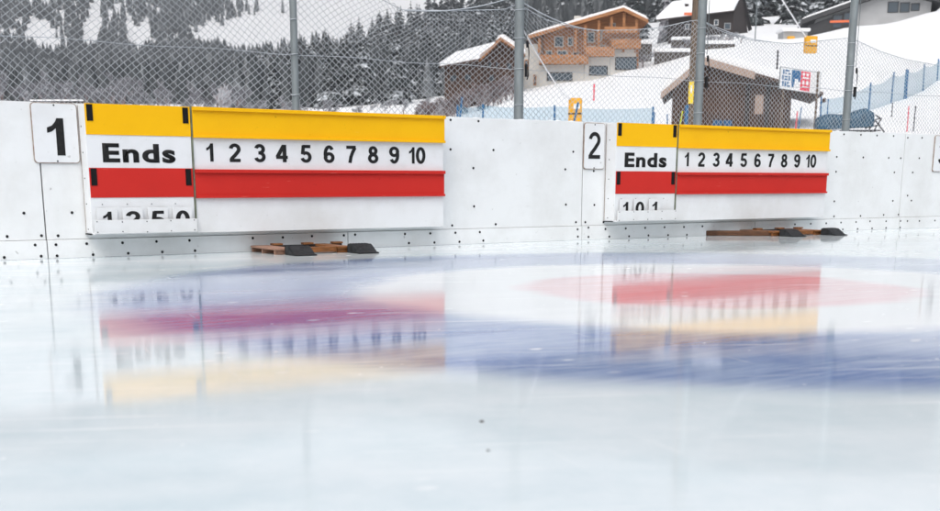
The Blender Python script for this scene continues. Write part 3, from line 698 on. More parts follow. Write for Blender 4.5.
# brown chalet, roof slope facing the camera
Y = 98; m = Y / 1202.5; o = P(452, 102, Y); q = lambda x, y: ((x - 452) * m, (102 - y) * m)
t = thing('brown_chalet', 'dark brown chalet with a snowy roof left of the timber chalet, behind frosted bushes', 'chalet', o, 0)
def quadslab(bm, c, th):
    a = [bm.verts.new(v) for v in c]; b = [bm.verts.new(Vector(v) + Vector((0, 0, th))) for v in c]
    fs = [bm.faces.new(a[::-1]), bm.faces.new(b)] + [bm.faces.new((a[i], a[(i + 1) % 4], b[(i + 1) % 4], b[i])) for i in range(4)]
    bmesh.ops.recalc_face_normals(bm, faces=fs); return bm
def q3(x, y, dy=0): k = (Y + dy) / Y; return ((x - 452) * m * k + (452 - 460) * m * (k - 1), dy, (102 - y) * m * k + (182 - 102) * m * (k - 1) )
c = [q3(440, 70, -1.5), q3(479, 63, -1.5), q3(497, 50, 4.5), q3(456, 60, 4.5)]
ro = obj('roof', quadslab(bmesh.new(), c, 0.15), M['browntimber'], t)
obj('roof_snow', quadslab(bmesh.new(), [(x, y, z + .155) for x, y, z in c], 0.28), M['snow'], ro)
c2 = [q3(497, 50, 4.5), q3(456, 60, 4.5), (q3(456, 60, 4.5)[0], 10, q3(456, 60, 4.5)[2] - 1.5), (q3(497, 50, 4.5)[0], 10, q3(497, 50, 4.5)[2] - 1.5)]
obj('roof_back', quadslab(bmesh.new(), c2, 0.3), M['snow'], t)
xa, xb, xc = q(445, 0)[0], q(481, 0)[0], q(521, 0)[0]
obj('wall', prism(bmesh.new(), [(xa, -3), (xb, -3), (xb, q(0, 64)[1]), (xa, q(0, 70)[1])], -0.8, 8), M['browntimber'], t)
obj('gable_wall', prism(bmesh.new(), [(xb + .02, -3), (xc, -3), (xc, q(0, 60)[1]), (q(500, 0)[0], q(0, 46)[1]), (xb + .02, q(0, 62)[1])], -0.2, 7.5), M['browntimber'], t)
g = obj('gable_roof', prism(bmesh.new(), [q(478, 66), q(499, 46), q(523, 60), q(523, 58.5), q(499, 43), q(478, 64)], -1.3, 7.8), M['timber'], t)
obj('roof_snow', prism(bmesh.new(), [q(494, 46), q(499, 42.9), q(523, 58.3), q(523, 54), q(502, 40), q(497, 41)], -1.1, 7.8), M['snow'], g)
for x0, y0, x1, y1 in ((487, 70, 491, 64), (494, 70, 498, 64), (488, 83, 494, 76), (505, 72, 511, 65)):
    (a, z0), (b, z1) = q(x0, y0), q(x1, y1); win(t, a, z0, b - a, z1 - z0, -0.201, 'browntimber')
for x0, y0, x1, y1 in ((450, 84, 457, 77), (464, 83, 471, 76)):
    (a, z0), (b, z1) = q(x0, y0), q(x1, y1); win(t, a, z0, b - a, z1 - z0, -0.801, 'browntimber')
(a, z0), (b, z1) = q(455, 97), q(500, 92)
obj('balcony_rail', B(a, b, -2.2, -2.1, z0, z1), M['browntimber'], t)
obj('balcony_floor', B(a, b, -2.1, -0.82, z0 - .1, z0), M['browntimber'], t)

# black chalet high up: long snowy roof slope and a gable at its right end
Y = 168; m = Y / 1202.5; o = P(668, 34, Y); q = lambda x, y: ((x - 668) * m, (34 - y) * m)
t = thing('black_chalet', 'black chalet with a long snow covered roof high on the slope', 'chalet', o, 0)
def q3(x, y, dy=0): k = (Y + dy) / Y; return ((x - 668) * m * k + (668 - 460) * m * (k - 1), dy, (34 - y) * m * k + (182 - 34) * m * (k - 1))
c = [q3(656, 22, -1), q3(731, 13.5, -1), q3(738, -1, 4), q3(671, 8, 4)]
ro = obj('roof', quadslab(bmesh.new(), c, 0.2), M['darktimber'], t)
obj('roof_snow', quadslab(bmesh.new(), [(x, y, z + .205) for x, y, z in c], 0.35), M['snow'], ro)
e1, e2 = q3(731, 13.5, -1), q3(747, 31, 7); ap = q3(738, -1, 4)
c = [tuple(q3(671, 8, 4)), tuple(ap), (ap[0] + 1.2, 9, ap[2] - 4.5), (q3(671, 8, 4)[0], 9, q3(671, 8, 4)[2] - 4.5)]
obj('roof_back', quadslab(bmesh.new(), c, 0.25), M['darktimber'], t)
bm = bmesh.new()                                   # body below the roof slope and its gable end wall
f0 = [q3(668, 45, -.2), q3(731, 45, -.2), q3(731, 14.5, -.2), q3(668, 21, -.2)]
bm.faces.new([bm.verts.new(v) for v in f0])
g0 = [q3(731, 45, -.2), q3(745, 45, 7), q3(745, 31, 7), (ap[0], ap[1], ap[2]), q3(731, 14.5, -.2)]
bm.faces.new([bm.verts.new(v) for v in g0])
h0 = [q3(668, 45, -.2), q3(668, 21, -.2), q3(671, 9, 4), q3(671, 45, 9)]
bm.faces.new([bm.verts.new(v) for v in h0])
k0 = [q3(671, 45, 9), q3(745, 45, 7), q3(745, 31, 7), (ap[0], 5, ap[2] - .3), q3(671, 9, 4)]
bm.faces.new([bm.verts.new(v) for v in k0])
obj('wall', bm, M['darktimber'], t)
gs = [(ap[0] + .15, ap[1] - .3, ap[2] + .1), (e2[0] + .3, e2[1], e2[2] + .1), (e2[0] + .3, e2[1] + 2, e2[2] + .1), (ap[0] + .15, ap[1] + 2, ap[2] + .1)]
obj('gable_snow', quadslab(bmesh.new(), gs, 0.2), M['darktimber'], t)
(a, z0), (b, z1) = q(681, 18), q(693, 15.5); obj('balcony_rail', B(a, b, -1.5, -1.35, z0, z1), M['orange'], t)
(a, z0), (b, z1) = q(685.5, 10.5), q(688.5, 5); 
ch = obj('chimney', B(a, b, 1.2, 1.8, z0 - .8, z1), M['darktimber'], t); obj('chimney_snow', B(a - .08, b + .08, 1.1, 1.9, z1 + .003, z1 + .25, bev=.05), M['snow'], ch)
for x0, y0, x1, y1, mm in ((722, 30, 728, 24, 'greypanel'), (700, 26, 704, 21, 'white'), (712, 26, 716, 21, 'white'), (684, 30, 688, 25, 'white')):
    (a, z0), (b, z1) = q(x0, y0), q(x1, y1); win(t, a, z0, b - a, z1 - z0, -0.23, mm)

# modern low house upper right
Y = 128; m = Y / 1202.5; o = P(800, 38, Y); q = lambda x, y: ((x - 800) * m, (38 - y) * m)
t = gable('modern_house', 'low modern house with a dark flat-pitched roof and pale wall at upper right', o, R(-12), q(882, -1), q(800, 26), q(930, 11), 1.5, 12.6, 9, 'greypanel', 'roofdark', ov=1.0, th=0.45, snow=0.16, base=-5, cat='house')
(a, z0), (b, z1) = q(805, 42), q(850, 26)
obj('lower_wall', prism(bmesh.new(), [q(806, 60), q(850, 60), q(850, 13), q(806, 27)], -0.4, -0.05), M['roofdark'], t)
for x0, y0, x1, y1 in ((829, 30, 838, 18), (839, 28, 848, 16), (857, 22, 858, 21), (879, 17, 889, 7), (890, 17, 899, 8), (900, 16, 908, 9)):
    (a, z0), (b, z1) = q(x0, y0), q(x1, y1)
    if b - a > .3: win(t, a, z0, b - a, z1 - z0, -0.401 if x0 < 850 else 0.0, 'roofdark')
(a, z0), (b, z1) = q(826, 26), q(849, 24); obj('red_rail', B(a, b, -1.3, -1.2, z0, z1), M['orange'], t)
# white low shed beside it
Y = 118; m = Y / 1202.5; o = P(783, 42, Y)
t = thing('low_shed', 'small white shed half buried in snow left of the modern house', 'shed', o, 0)
obj('wall', B(0, 2.3, 0, 2, -1, 0.95), M['greypanel'], t); obj('roof_snow', B(-.2, 2.5, -.3, 2.2, .955, 1.25, bev=.1), M['snow'], t)
obj('orange_cover', B(.3, 1.0, -.5, -.1, -.3, .5, bev=.1), M['ypad'], t)

# ski hut just beyond the fence
Y = 44; m = Y / 1202.5; o = P(668, 135, Y); q = lambda x, y: ((x - 668) * m, (135 - y) * m)
t = gable('ski_hut', 'brown wooden ski hut with beige roof edge and thick roof snow behind the posts', o, R(-11), q(699, 67), q(660, 99), q(812, 100), 0.1, 4.25, 3.6, 'browntimber', 'browntimber', ov=0.55, th=0.10, snow=0.30, base=-1.5, cat='hut')
(ax, az), (bx, bz), (cx, cz) = q(660, 99), q(699, 67), q(748, 81.5)
f = prism(bmesh.new(), [(ax, az - .1), (bx, bz - .12), (cx, cz - .12), (cx, cz + .13), (bx, bz + .13), (ax, az + .13)], -0.62, -0.555)
obj('fascia', f, M['fascia'], t)
for k in range(9):
    x = 0.35 + k * .47; obj('plank_seam', B(x, x + .03, -0.012, -0.001, -1.4, 0.7 + (.5 if 2 > k > 0 else .1)), M['darktimber'], t)
(a, z0), (b, z1) = q(750, 116), q(758, 98); d_ = obj('door_panel', B(a, b, -0.03, -0.004, z0, z1), M['fascia'], t)
(a, z0), (b, z1) = q(760, 128), q(764, 88); obj('corner_beam', B(a, b, -0.10, -0.004, z0, z1), M['darktimber'], t)
(a, z0), (b, z1) = q(741, 128), q(745, 88); obj('door_post', B(a, b, -0.10, -0.004, z0, z1), M['darktimber'], t)
for k in range(5): obj('rafter_end', B(3.3 + k * .5, 3.38 + k * .5, -0.5, -.02, 2.05 - k * .16 - .35, 2.05 - k * .16 - .22), M['browntimber'], t)
# blue chairs in front of the hut
for k, px in enumerate((717, 727)):
    t = thing('deck_chair', ('blue slatted deck chair by the hut wall, left one of two', 'blue slatted deck chair by the hut wall, right one of two')[k], 'chair', P(px, 134, 38), R(20 + 15 * k), 'deck chairs at the hut')
    bm = bmesh.new()
    for j in range(5): box(bm, -.16 + .07 * j, -.11 + .07 * j, -.02, .02, .05, .42)
    obj('backrest', bm, M['bluep'], t); obj('seat', B(-.18, .2, -.32, -.03, .04, .07), M['bluep'], t)
    for x in (-.16, .16):
        for y in (-.3, 0): obj('leg', B(x - .015, x + .015, y - .015, y + .015, -.5, .039), M['bluep'], t)

# ------------------------------------------------------------------ sign on the slope
Y = 41; c = [P(781, 67, Y), P(822, 74, Y + .3), P(819, 94, Y + .3), P(779.5, 88, Y)]
t = thing('advertising_board', 'tilted white advertising board with blue and red patches above the hut', 'sign', c[3])
ux = (c[2] - c[3]); uy = (c[0] - c[3]); un = ux.cross(uy).normalized()
if un.y > 0: un = -un
def sgn(a0, b0, a1, b1, off, th=.01):
    bm = bmesh.new(); v = [ux * a0 + uy * b0, ux * a1 + uy * b0, ux * a1 + uy * b1, ux * a0 + uy * b1]
    A = [bm.verts.new(p_ + un * off) for p_ in v]; Bv = [bm.verts.new(p_ + un * (off - th)) for p_ in v]
    bm.faces.new(A); bm.faces.new(Bv[::-1])
    for i in range(4): bm.faces.new((A[i], Bv[i], Bv[(i + 1) % 4], A[(i + 1) % 4]))
    bmesh.ops.recalc_face_normals(bm, faces=bm.faces[:]); return bm
obj('frame', sgn(-.015, -.03, 1.015, 1.03, -0.004, .03), M['galv'], t)
obj('panel', sgn(0, 0, 1, 1, 0.01), M['white'], t)
bm = sgn(.28, .30, .50, .96, .02)
merge(bm, sgn(.29, .12, .34, .30, .02)); obj('blue_field', bm, M['bluep'], t)
obj('red_field', sgn(.51, .05, .74, .96, .02), M['redp'], t)
bm = sgn(.36, .30, .44, .55, .026, .004); merge(bm, sgn(.44, .30, .50, .42, .026, .004)); obj('white_peak', bm, M['white'], t)
bm = bmesh.new()
first = True
for (a0, b0, a1, b1) in ((.05, .12, .09, .36), (.11, .12, .15, .36), (.17, .12, .25, .2), (.17, .24, .21, .36), (.04, .42, .08, .64), (.10, .42, .18, .5), (.10, .55, .18, .62), (.20, .42, .24, .64), (.05, .70, .09, .92), (.11, .70, .15, .78), (.11, .84, .22, .92), (.19, .70, .25, .78)):
    merge(bm, sgn(a0, b0, a1, b1, .018, .005))
obj('blue_lettering', bm, M['bluep'], t)
bm = bmesh.new()
for (a0, b0, a1, b1) in ((.55, .62, .70, .70), (.55, .76, .60, .88), (.64, .76, .70, .88), (.55, .2, .70, .26), (.55, .34, .6, .52), (.64, .34, .7, .52)): merge(bm, sgn(a0, b0, a1, b1, .026, .004))
obj('white_marks', bm, M['white'], t)
for a0 in (.1, .9): obj('post', B(ux.x * a0 - .03, ux.x * a0 + .03, 0.03, .09, -1.6, uy.z * .8), M['pole'], t)

# ------------------------------------------------------------------ utility pole, cables, pads
Y = 36; p = P(691, 140, Y); top = P(690.5, -158, Y)
t = thing('utility_pole', 'tall brown wooden pole with a yellow marker behind the middle steel post', 'pole', (p.x, Y, p.z - 1.5))
bm = bmesh.new(); tube(bm, [(0, 0, 0), (0, 0, top.z - p.z + 1.5)], [.15, .12], 14); obj('shaft', bm, M['pole'], t)
a = P(687, 104, Y) - t.location; b = P(693, 82, Y) - t.location
mk = obj('marker_plate', B(a.x, b.x, -.19, -.155, a.z, b.z, bev=.01), M['ysign'], t)
obj('marker_symbol', B(a.x + .05, b.x - .05, -.195, -.191, a.z + .3, b.z - .1), M['white'], mk)
obj('marker_dot', B(a.x + .07, b.x - .07, -.198, -.1955, a.z + .42, b.z - .2), M['redp'], mk)
def cable(a, b, r, label, sag=0.2):
    bm = bmesh.new(); tube(bm, [a.lerp(b, k / 16) - Vector((0, 0, sag * 4 * (k / 16) * (1 - k / 16))) - a for k in range(17)], r, 6)
    tag(obj('guy_cable', bm, M['white'], loc=a), label, 'cable', 'white guy cables')
A1 = P(570, 99, 40); cable(wl(3.66, -0.16, 1.57), A1, [.006 + .018 * k / 16 for k in range(17)], 'white guy cable running down from the second steel post to a pad', 0.1)
A2 = P(806, 37, 62); cable(top - Vector((0, 0, .2)), A2, 0.035, 'white guy cable slanting down at upper right to an orange pad', 0.05)
def pad(c, w_, h_, label, rot):
    t = thing('anchor_pad', label, 'safety pad', c, rot, 'orange padded anchor covers')
    obj('cover', B(-w_ / 2, w_ / 2, -.14, .14, -h_, 0, bev=.05), M['ypad'], t)
    obj('window_patch', B(-w_ * .12, w_ * .36, -.146, -.1405, -h_ * .40, -h_ * .22), M['white'], t)
    obj('strap', B(-w_ / 2 - .01, w_ / 2 + .01, -.15, -.1405, -h_ * .60, -h_ * .55), M['dark'], t)
pad(P(575.5, 98, 40), 13 * 40 / 1202, 26 * 40 / 1202, 'orange padded cover at the foot of the guy cable, standing in snow above the wall', R(-8))
pad(P(811, 36, 62), 12 * 62 / 1202, 16 * 62 / 1202, 'orange padded cover high on the slope below the modern house', R(10))
bm = bmesh.new(); tube(bm, [(0, 0, -.1), (.12, 0, .50)], .035, 8)
tag(obj('blue_stake', bm, M['bluep'], loc=P(574, 119, 38)), 'short blue stake leaning against the left orange pad', 'stake')
bm = bmesh.new(); tube(bm, [(0, 0, -1), (0, 0, 4.2)], .06, 8)
tag(obj('thin_mast', bm, M['galv'], loc=P(755, 40, 125)), 'thin pale mast right of the black chalet', 'mast')

# ------------------------------------------------------------------ slope safety nets and slalom poles
def net(name, label, cols, h):
    t = thing(name, label, 'net fence', on(cols[0][0], cols[0][2]) if cols[0][1] is None else P(*cols[0]))
    o = t.location.copy()
    pts = [P(*c_) for c_ in cols]
    bm = bmesh.new(); prev = None
    for i, (a_, b_) in enumerate(zip(pts, pts[1:])):
        for k in range(5 if i < len(pts) - 2 else 6):
            g = k / 5; p_ = a_.lerp(b_, g) - o; sag = .12 * h * math.sin(math.pi * g)
            cur = (bm.verts.new(p_ + Vector((0, .02 * math.sin(k), 0.02))), bm.verts.new(p_ + Vector((0, 0, h * .97 - sag))))
            if prev: bm.faces.new((prev[0], cur[0], cur[1], prev[1]))
            prev = cur
    obj('netting', bm, M['net'], t)
    for i, p_ in enumerate(pts):
        bm = bmesh.new(); lean = random.uniform(-.06, .06); tube(bm, [p_ - o + Vector((0, 0, -.5)), p_ - o + Vector((lean * h, 0, h * 1.05))], .035 if Y_thick[i % len(Y_thick)] == 0 else .08, 8)
        obj('net_pole', bm, M['bluep'], t)
Y_thick = [0, 0, 0, 1, 0, 0]
net('safety_net', 'pale blue safety net rising over the snow at right', [(820, 131, 48), (868, 116, 50), (891, 103, 54), (905, 99.5, 56), (923, 92, 60), (937, 85, 64), (985, 70, 72)], 1.25)
Y_thick = [0, 0, 0]
net('safety_net', 'faint low blue safety net on the snow left of the orange pad', [(457, 122, 42), (483, 121, 43), (555, 122, 43), (652, 124, 42)], .55)
def stick(px, yb, yt, Y, mat, label, lean=0.0, r=.02):
    b = P(px, yb, Y); h = P(px, yt, Y).z - b.z
    bm = bmesh.new(); tube(bm, [(0, 0, -.4), (lean * h, 0, h)], r, 8)
    t = tag(obj('slalom_pole', bm, M[mat], loc=b), label, 'pole', 'marker poles in the snow')
stick(795, 132, 111, 36, 'redp', 'thin red pole crossing a blue one beside the hut', .05)
stick(797, 132, 107, 36, 'bluep', 'thin blue pole crossing a red one beside the hut', .12)
stick(827, 118, 99, 42, 'bluep', 'blue pole standing behind the blue tarpaulin', .0)
stick(907, 129, 106, 40, 'redp', 'red slalom pole standing in the snow at right', 0)
stick(913, 130, 106, 40, 'dark', 'dark slalom pole standing right of the red one', .03)
stick(678, 125, 111, 36, 'limep', 'lime yellow stick leaning in the snow left of the wooden pole', .3)
stick(653, 125, 112, 36, 'bluep', 'blue stick in the snow above the orange strip of the right board', .1)
stick(668, 126, 114, 36, 'bluep', 'short dark blue stick left of the lime yellow one', -.1)
stick(686, 126, 105, 35, 'bluep', 'thick blue pole close to the brown wooden pole', 0, .05)
stick(458.5, 121, 97, 38, 'bluep', 'blue pole leaning on the snow left of the second steel post', .15, .03)
stick(777, 68, 50, 50, 'dark', 'short black stake on the snow above the hut roof', 0, .035)
stick(594, 92, 84, 60, 'redp', 'small red marker stick on the slope below the timber chalet', 0, .04)
# hanging lamp weight on the net
t = thing('snow_marker', 'small black ball marker on a stick below the blue net', 'marker', P(891.5, 118, 46))
bm = bmesh.new(); bmesh.ops.create_uvsphere(bm, u_segments=12, v_segments=8, radius=.075); obj('ball', bm, M['dark'], t, smooth=True)
bm = bmesh.new(); tube(bm, [(0, 0, 0), (.0, 0, .55)], .02, 6); obj('stick', bm, M['dark'], t)

# ------------------------------------------------------------------ covered machine
Y = 34; m = Y / 1202.5; t = thing('covered_machine', 'machine under a dark blue tarpaulin beside the right steel post', 'machine', P(843, 132, Y), R(-4))
bm = bmesh.new()
ring = []
for i in range(15):
    x = -0.74 + i * 1.5 / 14; e = min(1, min(i, 14 - i) / 2.2 + .25)
    base = 0.06 + .05 * (x + .74); h = (.48 + .16 * sstep((x + .1) / .7)) * (.75 + .25 * e)
    row = []
    for k in range(13):
        a = math.pi * k / 12
        yy = -math.cos(a); zz = math.sin(a)
        yy = math.copysign(abs(yy) ** .55, yy); zz = zz ** .5
        row.append(bm.verts.new((x, yy * .38 * (.7 + .3 * e), base + zz * (h - base) * (1 + .05 * noise.noise(Vector((x * 4, k, 0)))) )))
    ring.append(row)
for a_, b_ in zip(ring, ring[1:]):
    for k in range(12): bm.faces.new((a_[k], b_[k], b_[k + 1], a_[k + 1]))
bm.faces.new(ring[0]); bm.faces.new(ring[-1][::-1])
obj('tarpaulin', bm, M['tarp'], t, smooth=True)
bm = bmesh.new()
for pts in ([(-.7, -.3, .03), (.95, -.3, .03)], [(-.7, .3, .03), (.95, .3, .03)], [(.75, -.3, 0), (.95, -.3, .35), (.95, .3, .35), (.75, .3, 0)], [(.78, -.3, .3), (1.05, -.3, -.02)], [(.6, 0, .1), (1.0, 0, .2)], [(.9, -.3, .03), (.9, .3, .03)], [(.95, -.2, .35), (.8, -.2, .45)]): tube(bm, pts, .02, 6)
obj('metal_frame', bm, M['dark'], t)
for x in (-.6, 0, .7):
    for y in (-.3, .3): obj('leg', tube(bmesh.new(), [(x, y, -.6), (x, y, .03)], .025, 6), M['dark'], t)

# ------------------------------------------------------------------ railing at far left
t = thing('wooden_railing', 'low dark railing with snow on it behind the wall at far left', 'railing', P(33, 108, 60))
t.location.z -= .36
for px in (0, 1.1, 2.2): obj('rail_post', B(px, px + .08, 0, .08, -1.2, .75), M['darktimber'], t)
for z in (.25, .58): obj('rail', B(-.1, 2.5, -.05, -.01, z, z + .07), M['darktimber'], t)
obj('rail_snow', B(-.1, 2.5, -.06, .08, .70, .76, bev=.02), M['snow'], t)
for px, Yb, w_ in ((60, 75, 3.2), (20, 90, 3), (345, 130, 4)):
    bm = bmesh.new(); bmesh.ops.create_icosphere(bm, subdivisions=3, radius=1)
    p = on(px, Yb)
    for v in bm.verts: v.co = Vector((v.co.x * w_ * (1 + .2 * noise.noise(v.co * 2)), v.co.y * 2, v.co.z * .8))
    tag(obj('snow_mound', bm, M['snow'], smooth=True, loc=p), kind='structure')

# ------------------------------------------------------------------ trees
def conifer_mesh(seed, tiers=13, per=8, mat=('bark', 'needle'), lean=0.0):
    """unit height fir: stacked drooping fronds round a trunk; returns (trunk bmesh, crown bmesh)"""
    rnd = random.Random(seed); c = bmesh.new()
    for i in range(tiers):
        q_ = i / (tiers - 1); z = 0.10 + 0.86 * q_ ** .92; rad = (0.22 * (1 - q_) ** .85 + 0.012) * rnd.uniform(.85, 1.15)
        n_ = max(4, int(per * (1 - .45 * q_)))
        a0 = rnd.uniform(0, 6.28)
        for k in range(n_):
            if rnd.random() < .06: continue
            a = a0 + 6.283 * k / n_ + rnd.uniform(-.25, .25); r = rad * rnd.uniform(.68, 1.22); w_ = r * rnd.uniform(.30, .5)
            d = Vector((math.cos(a), math.sin(a), 0)); s = Vector((-d.y, d.x, 0))
            zz = z + rnd.uniform(-.012, .012); dr = r * rnd.uniform(.35, .7)
            p0 = Vector((0, 0, zz + .02)); pm_ = d * r * .55 + Vector((0, 0, zz - dr * .25)); pt = d * r + Vector((0, 0, zz - dr))
            v = [c.verts.new(p0), c.verts.new(pm_ + s * w_ + Vector((0, 0, -.012))), c.verts.new(pt), c.verts.new(pm_ - s * w_ + Vector((0, 0, -.012))), c.verts.new(pm_ + Vector((0, 0, .010))),
                 c.verts.new(d * r * .75 + s * w_ * .9 + Vector((0, 0, zz - dr * 1.05))), c.verts.new(d * r * .75 - s * w_ * .9 + Vector((0, 0, zz - dr * 1.05)))]
            for f in ((0, 1, 4), (4, 1, 5), (4, 5, 2), (4, 2, 6), (4, 6, 3), (0, 4, 3)): c.faces.new([v[j] for j in f])
    b = bmesh.new(); tube(b, [(0, 0, -.05), (0, 0, .97)], [.018, .003], 5)
    return b, c
def conifer_proto(seed, label, group, tiers=13, per=8, name='conifer'):
    b, c = conifer_mesh(seed, tiers, per)
    t = thing(name, label, 'tree', (0, 0, 0), 0, group)
    obj('trunk', b, M['bark'], t); obj('crown', c, M['needle'], t)
    return t
FOREST = 'dark conifers on the wooded hill behind'
protos = [conifer_proto(s, 'dark snow dusted conifer of the dense wood on the hillside', FOREST, 14, 8) for s in (1, 2, 3, 4, 5)]
used = [False] * 5
def plant(plist, used_, p, h, group=None, wide=1.0):
    k = random.randrange(len(plist))
    t = plist[k] if not used_[k] else copy_tree(plist[k]); used_[k] = True
    t.location = p; sc = h
    for ch in t.children: ch.scale = (sc * wide, sc * wide, sc); ch.rotation_euler = (0, 0, random.uniform(0, 6.28))
    return t
random.seed(21)
# skyline of the middle wood, as (column, top row)
SKY = [(225, 70), (240, 55), (255, 50), (262, 42), (275, 46), (285, 52), (292, 38), (305, 30), (316, 30), (326, 18), (336, 34), (345, 33), (352, 20), (362, 16), (372, 11), (385, 6), (400, 2), (430, -8), (470, -16), (510, -24)]
def skyrow(u):
    for (a, ya), (b, yb) in zip(SKY, SKY[1:]):
        if a <= u <= b: return ya + (yb - ya) * (u - a) / (b - a)
    return 200
cnt = 0
cand = []
for i in range(20000):
    Yd = random.uniform(190, 460); u = random.uniform(226, 530)
    g = on(u, Yd); h = random.uniform(9, 14.5) * (Yd / 300) ** .3
    row_top = 455 - 1171 * math.tan(math.atan((g.z + h - CAM_H) / Yd) + PITCH)
    if row_top < skyrow(u) - 2 or row_top > 100: continue
    if len(cand) < 75 and row_top > skyrow(u) + 9: continue
    if any((c_[0] - g.x) ** 2 + (c_[1] - g.y) ** 2 < (3.6 + Yd / 300) ** 2 for c_ in cand): continue
    cand.append((g.x, g.y, g.z, h, Yd)); 
    if len(cand) >= 185: break
for x, y_, z, h, Yd in cand: plant(protos, used, (x, y_, z - .3), h, wide=1.2)
# wood high above the chalets
n0 = 0; cand2 = []
for i in range(20000):
    Yd = random.uniform(175, 420); u = random.uniform(500, 960)
    if Yd < 200 and 630 < u < 770: continue
    g = on(u, Yd); row = rowat(u, Yd)
    if row > (46 if u < 640 else 30): continue
    if row < -25: continue
    if any((c_[0] - g.x) ** 2 + (c_[1] - g.y) ** 2 < 26 for c_ in cand2): continue
    cand2.append((g.x, g.y, g.z, random.uniform(9, 15)))
    if len(cand2) >= 112: break
for x, y_, z, h in cand2: plant(protos, used, (x, y_, z - .3), h, wide=1.2)
print('conifers', len(cand), len(cand2))

# far wooded mountainside: one mass nobody could count
CLEAR = [[(36, 22), (50, 16), (62, 18), (70, 38), (84, 52), (58, 56), (46, 50)], [(92, 30), (104, 0), (116, -10), (112, 20), (106, 48), (93, 52)], [(132, 22), (140, 14), (148, 26), (158, 14), (158, 44), (146, 60), (136, 44)]]
def inpoly(x, y, pl):
    c_ = False; j = len(pl) - 1
    for i in range(len(pl)):
        if (pl[i][1] > y) != (pl[j][1] > y) and x < (pl[j][0] - pl[i][0]) * (y - pl[i][1]) / (pl[j][1] - pl[i][1]) + pl[i][0]: c_ = not c_
        j = i
    return c_
bm = bmesh.new(); rnd = random.Random(5); k = 0
vs_, fs_ = [], []
def spike(x, y, z, h, r):
    n_ = 5; b0 = len(vs_)
    levels = ((0.05, 1.0), (0.45, .62), (.42, .85), (1.0, 0.03))
    for (zz, rr) in levels:
        a0 = rnd.uniform(0, 6)
        for i in range(n_):
            a = a0 * .1 + 6.283 * i / n_; q_ = r * rr * rnd.uniform(.75, 1.25)
            vs_.append((x + q_ * math.cos(a), y + q_ * math.sin(a), z + h * zz))
    for L_ in range(3):
        for i in range(n_): a = b0 + L_ * n_ + i; b = b0 + L_ * n_ + (i + 1) % n_; fs_.append((a, b, b + n_, a + n_))
for i in range(150000):
    Yd = 200 + 940 * rnd.random(); u = rnd.uniform(-420, 1100)
    if Yd < 260 and u < 230: continue
    if 225 < u < 500 and Yd < 430 and rowat(u, Yd) < skyrow(u) + 30: continue
    if u >= 500 and Yd < 300: continue
    X = (u - 460) / 1202.5 * Yd; row = rowat(u, Yd)
    if row < -150: continue
    rj = row - 4; uj = u + 4 * noise.noise(Vector((u * .3, row * .3, 0)))
    if any(inpoly(uj, rj, c_) for c_ in CLEAR): continue
    if 195 < u < 480 and row < 62 - (u - 200) * .02 and row > -30:      # open snowfield in the fog
        edge = 205 + 60 * noise.noise(Vector((row * .04, 1, 0))) + max(0, 30 - row)
        if u > edge + rnd.gauss(0, 14): continue
    dens = noise.noise(Vector((u * .012, row * .05, 4))) + .55
    if rnd.random() > .35 + dens: continue
    z = HU(u, Yd); sz = rnd.uniform(.55, 1.1); spike(X, Yd, z, 8.5 * sz, rnd.uniform(1.0, 1.8) * sz); k += 1
    if k >= 48000: break
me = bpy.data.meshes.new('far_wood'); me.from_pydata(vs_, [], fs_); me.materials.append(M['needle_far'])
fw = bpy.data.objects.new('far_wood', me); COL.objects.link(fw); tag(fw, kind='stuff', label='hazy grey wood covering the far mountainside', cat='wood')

# hoarfrosted bare trees
def bare(seed, depth=5, spread=.55, mat='frost', dens=3):
    rnd = random.Random(seed); tr = bmesh.new(); cr = bmesh.new()
    def grow(p, d, L, r, lev):
        e = p + d * L; mid = p + d * L * .5 + Vector((rnd.uniform(-1, 1), rnd.uniform(-1, 1), 0)) * L * .06
        rr_ = max(r, .0042); tube(tr if lev < 2 else cr, [p, mid, e], [rr_, rr_ * .85, rr_ * .7], 4 if lev < 2 else 3, cap=False)
        if lev >= depth: return
        for k_ in range(dens + (1 if lev > 1 else 0)):
            a = rnd.uniform(0, 6.28); s = rnd.uniform(spread * .5, spread * 1.2)
            nd_ = (d + Vector((math.cos(a), math.sin(a), 0)) * s + Vector((0, 0, .12))).normalized()
            grow(p + d * L * rnd.uniform(.45, 1), nd_, L * rnd.uniform(.55, .78), r * .55, lev + 1)
    grow(Vector((0, 0, -.02)), Vector((0, 0, 1)), .30, .020, 0)
    return tr, cr
FB = 'hoarfrosted bare trees beyond the fence'
fl = ['slender bare tree white with hoarfrost beyond the fence at left', 'spreading frosted bare tree beyond the fence at left', 'dense frosted bare tree beyond the fence at left']
bp_ = []
for i in range(3):
    tr, cr = bare(40 + i, 5, (.38, .6, .5)[i]); t = thing('frosted_tree', 'bare tree white with hoarfrost standing beyond the fence', 'tree', (0, 0, 0), 0, FB)
    obj('trunk', tr, M['frostpink'], t); obj('crown', cr, M['frost'], t); bp_.append(t)
ub = [False] * 3
random.seed(3)
for i in range(64):
    u = -60 + i * 4.8 + random.uniform(-4, 4); Yd = random.uniform(95, 230)
    toprow = random.uniform(58, 94) + (8 if u > 150 else 0); g = on(u, Yd); h = (CAM_H + TY(toprow) * Yd) - g.z
    plant(bp_, ub, g, max(2.5, h), wide=1.15)
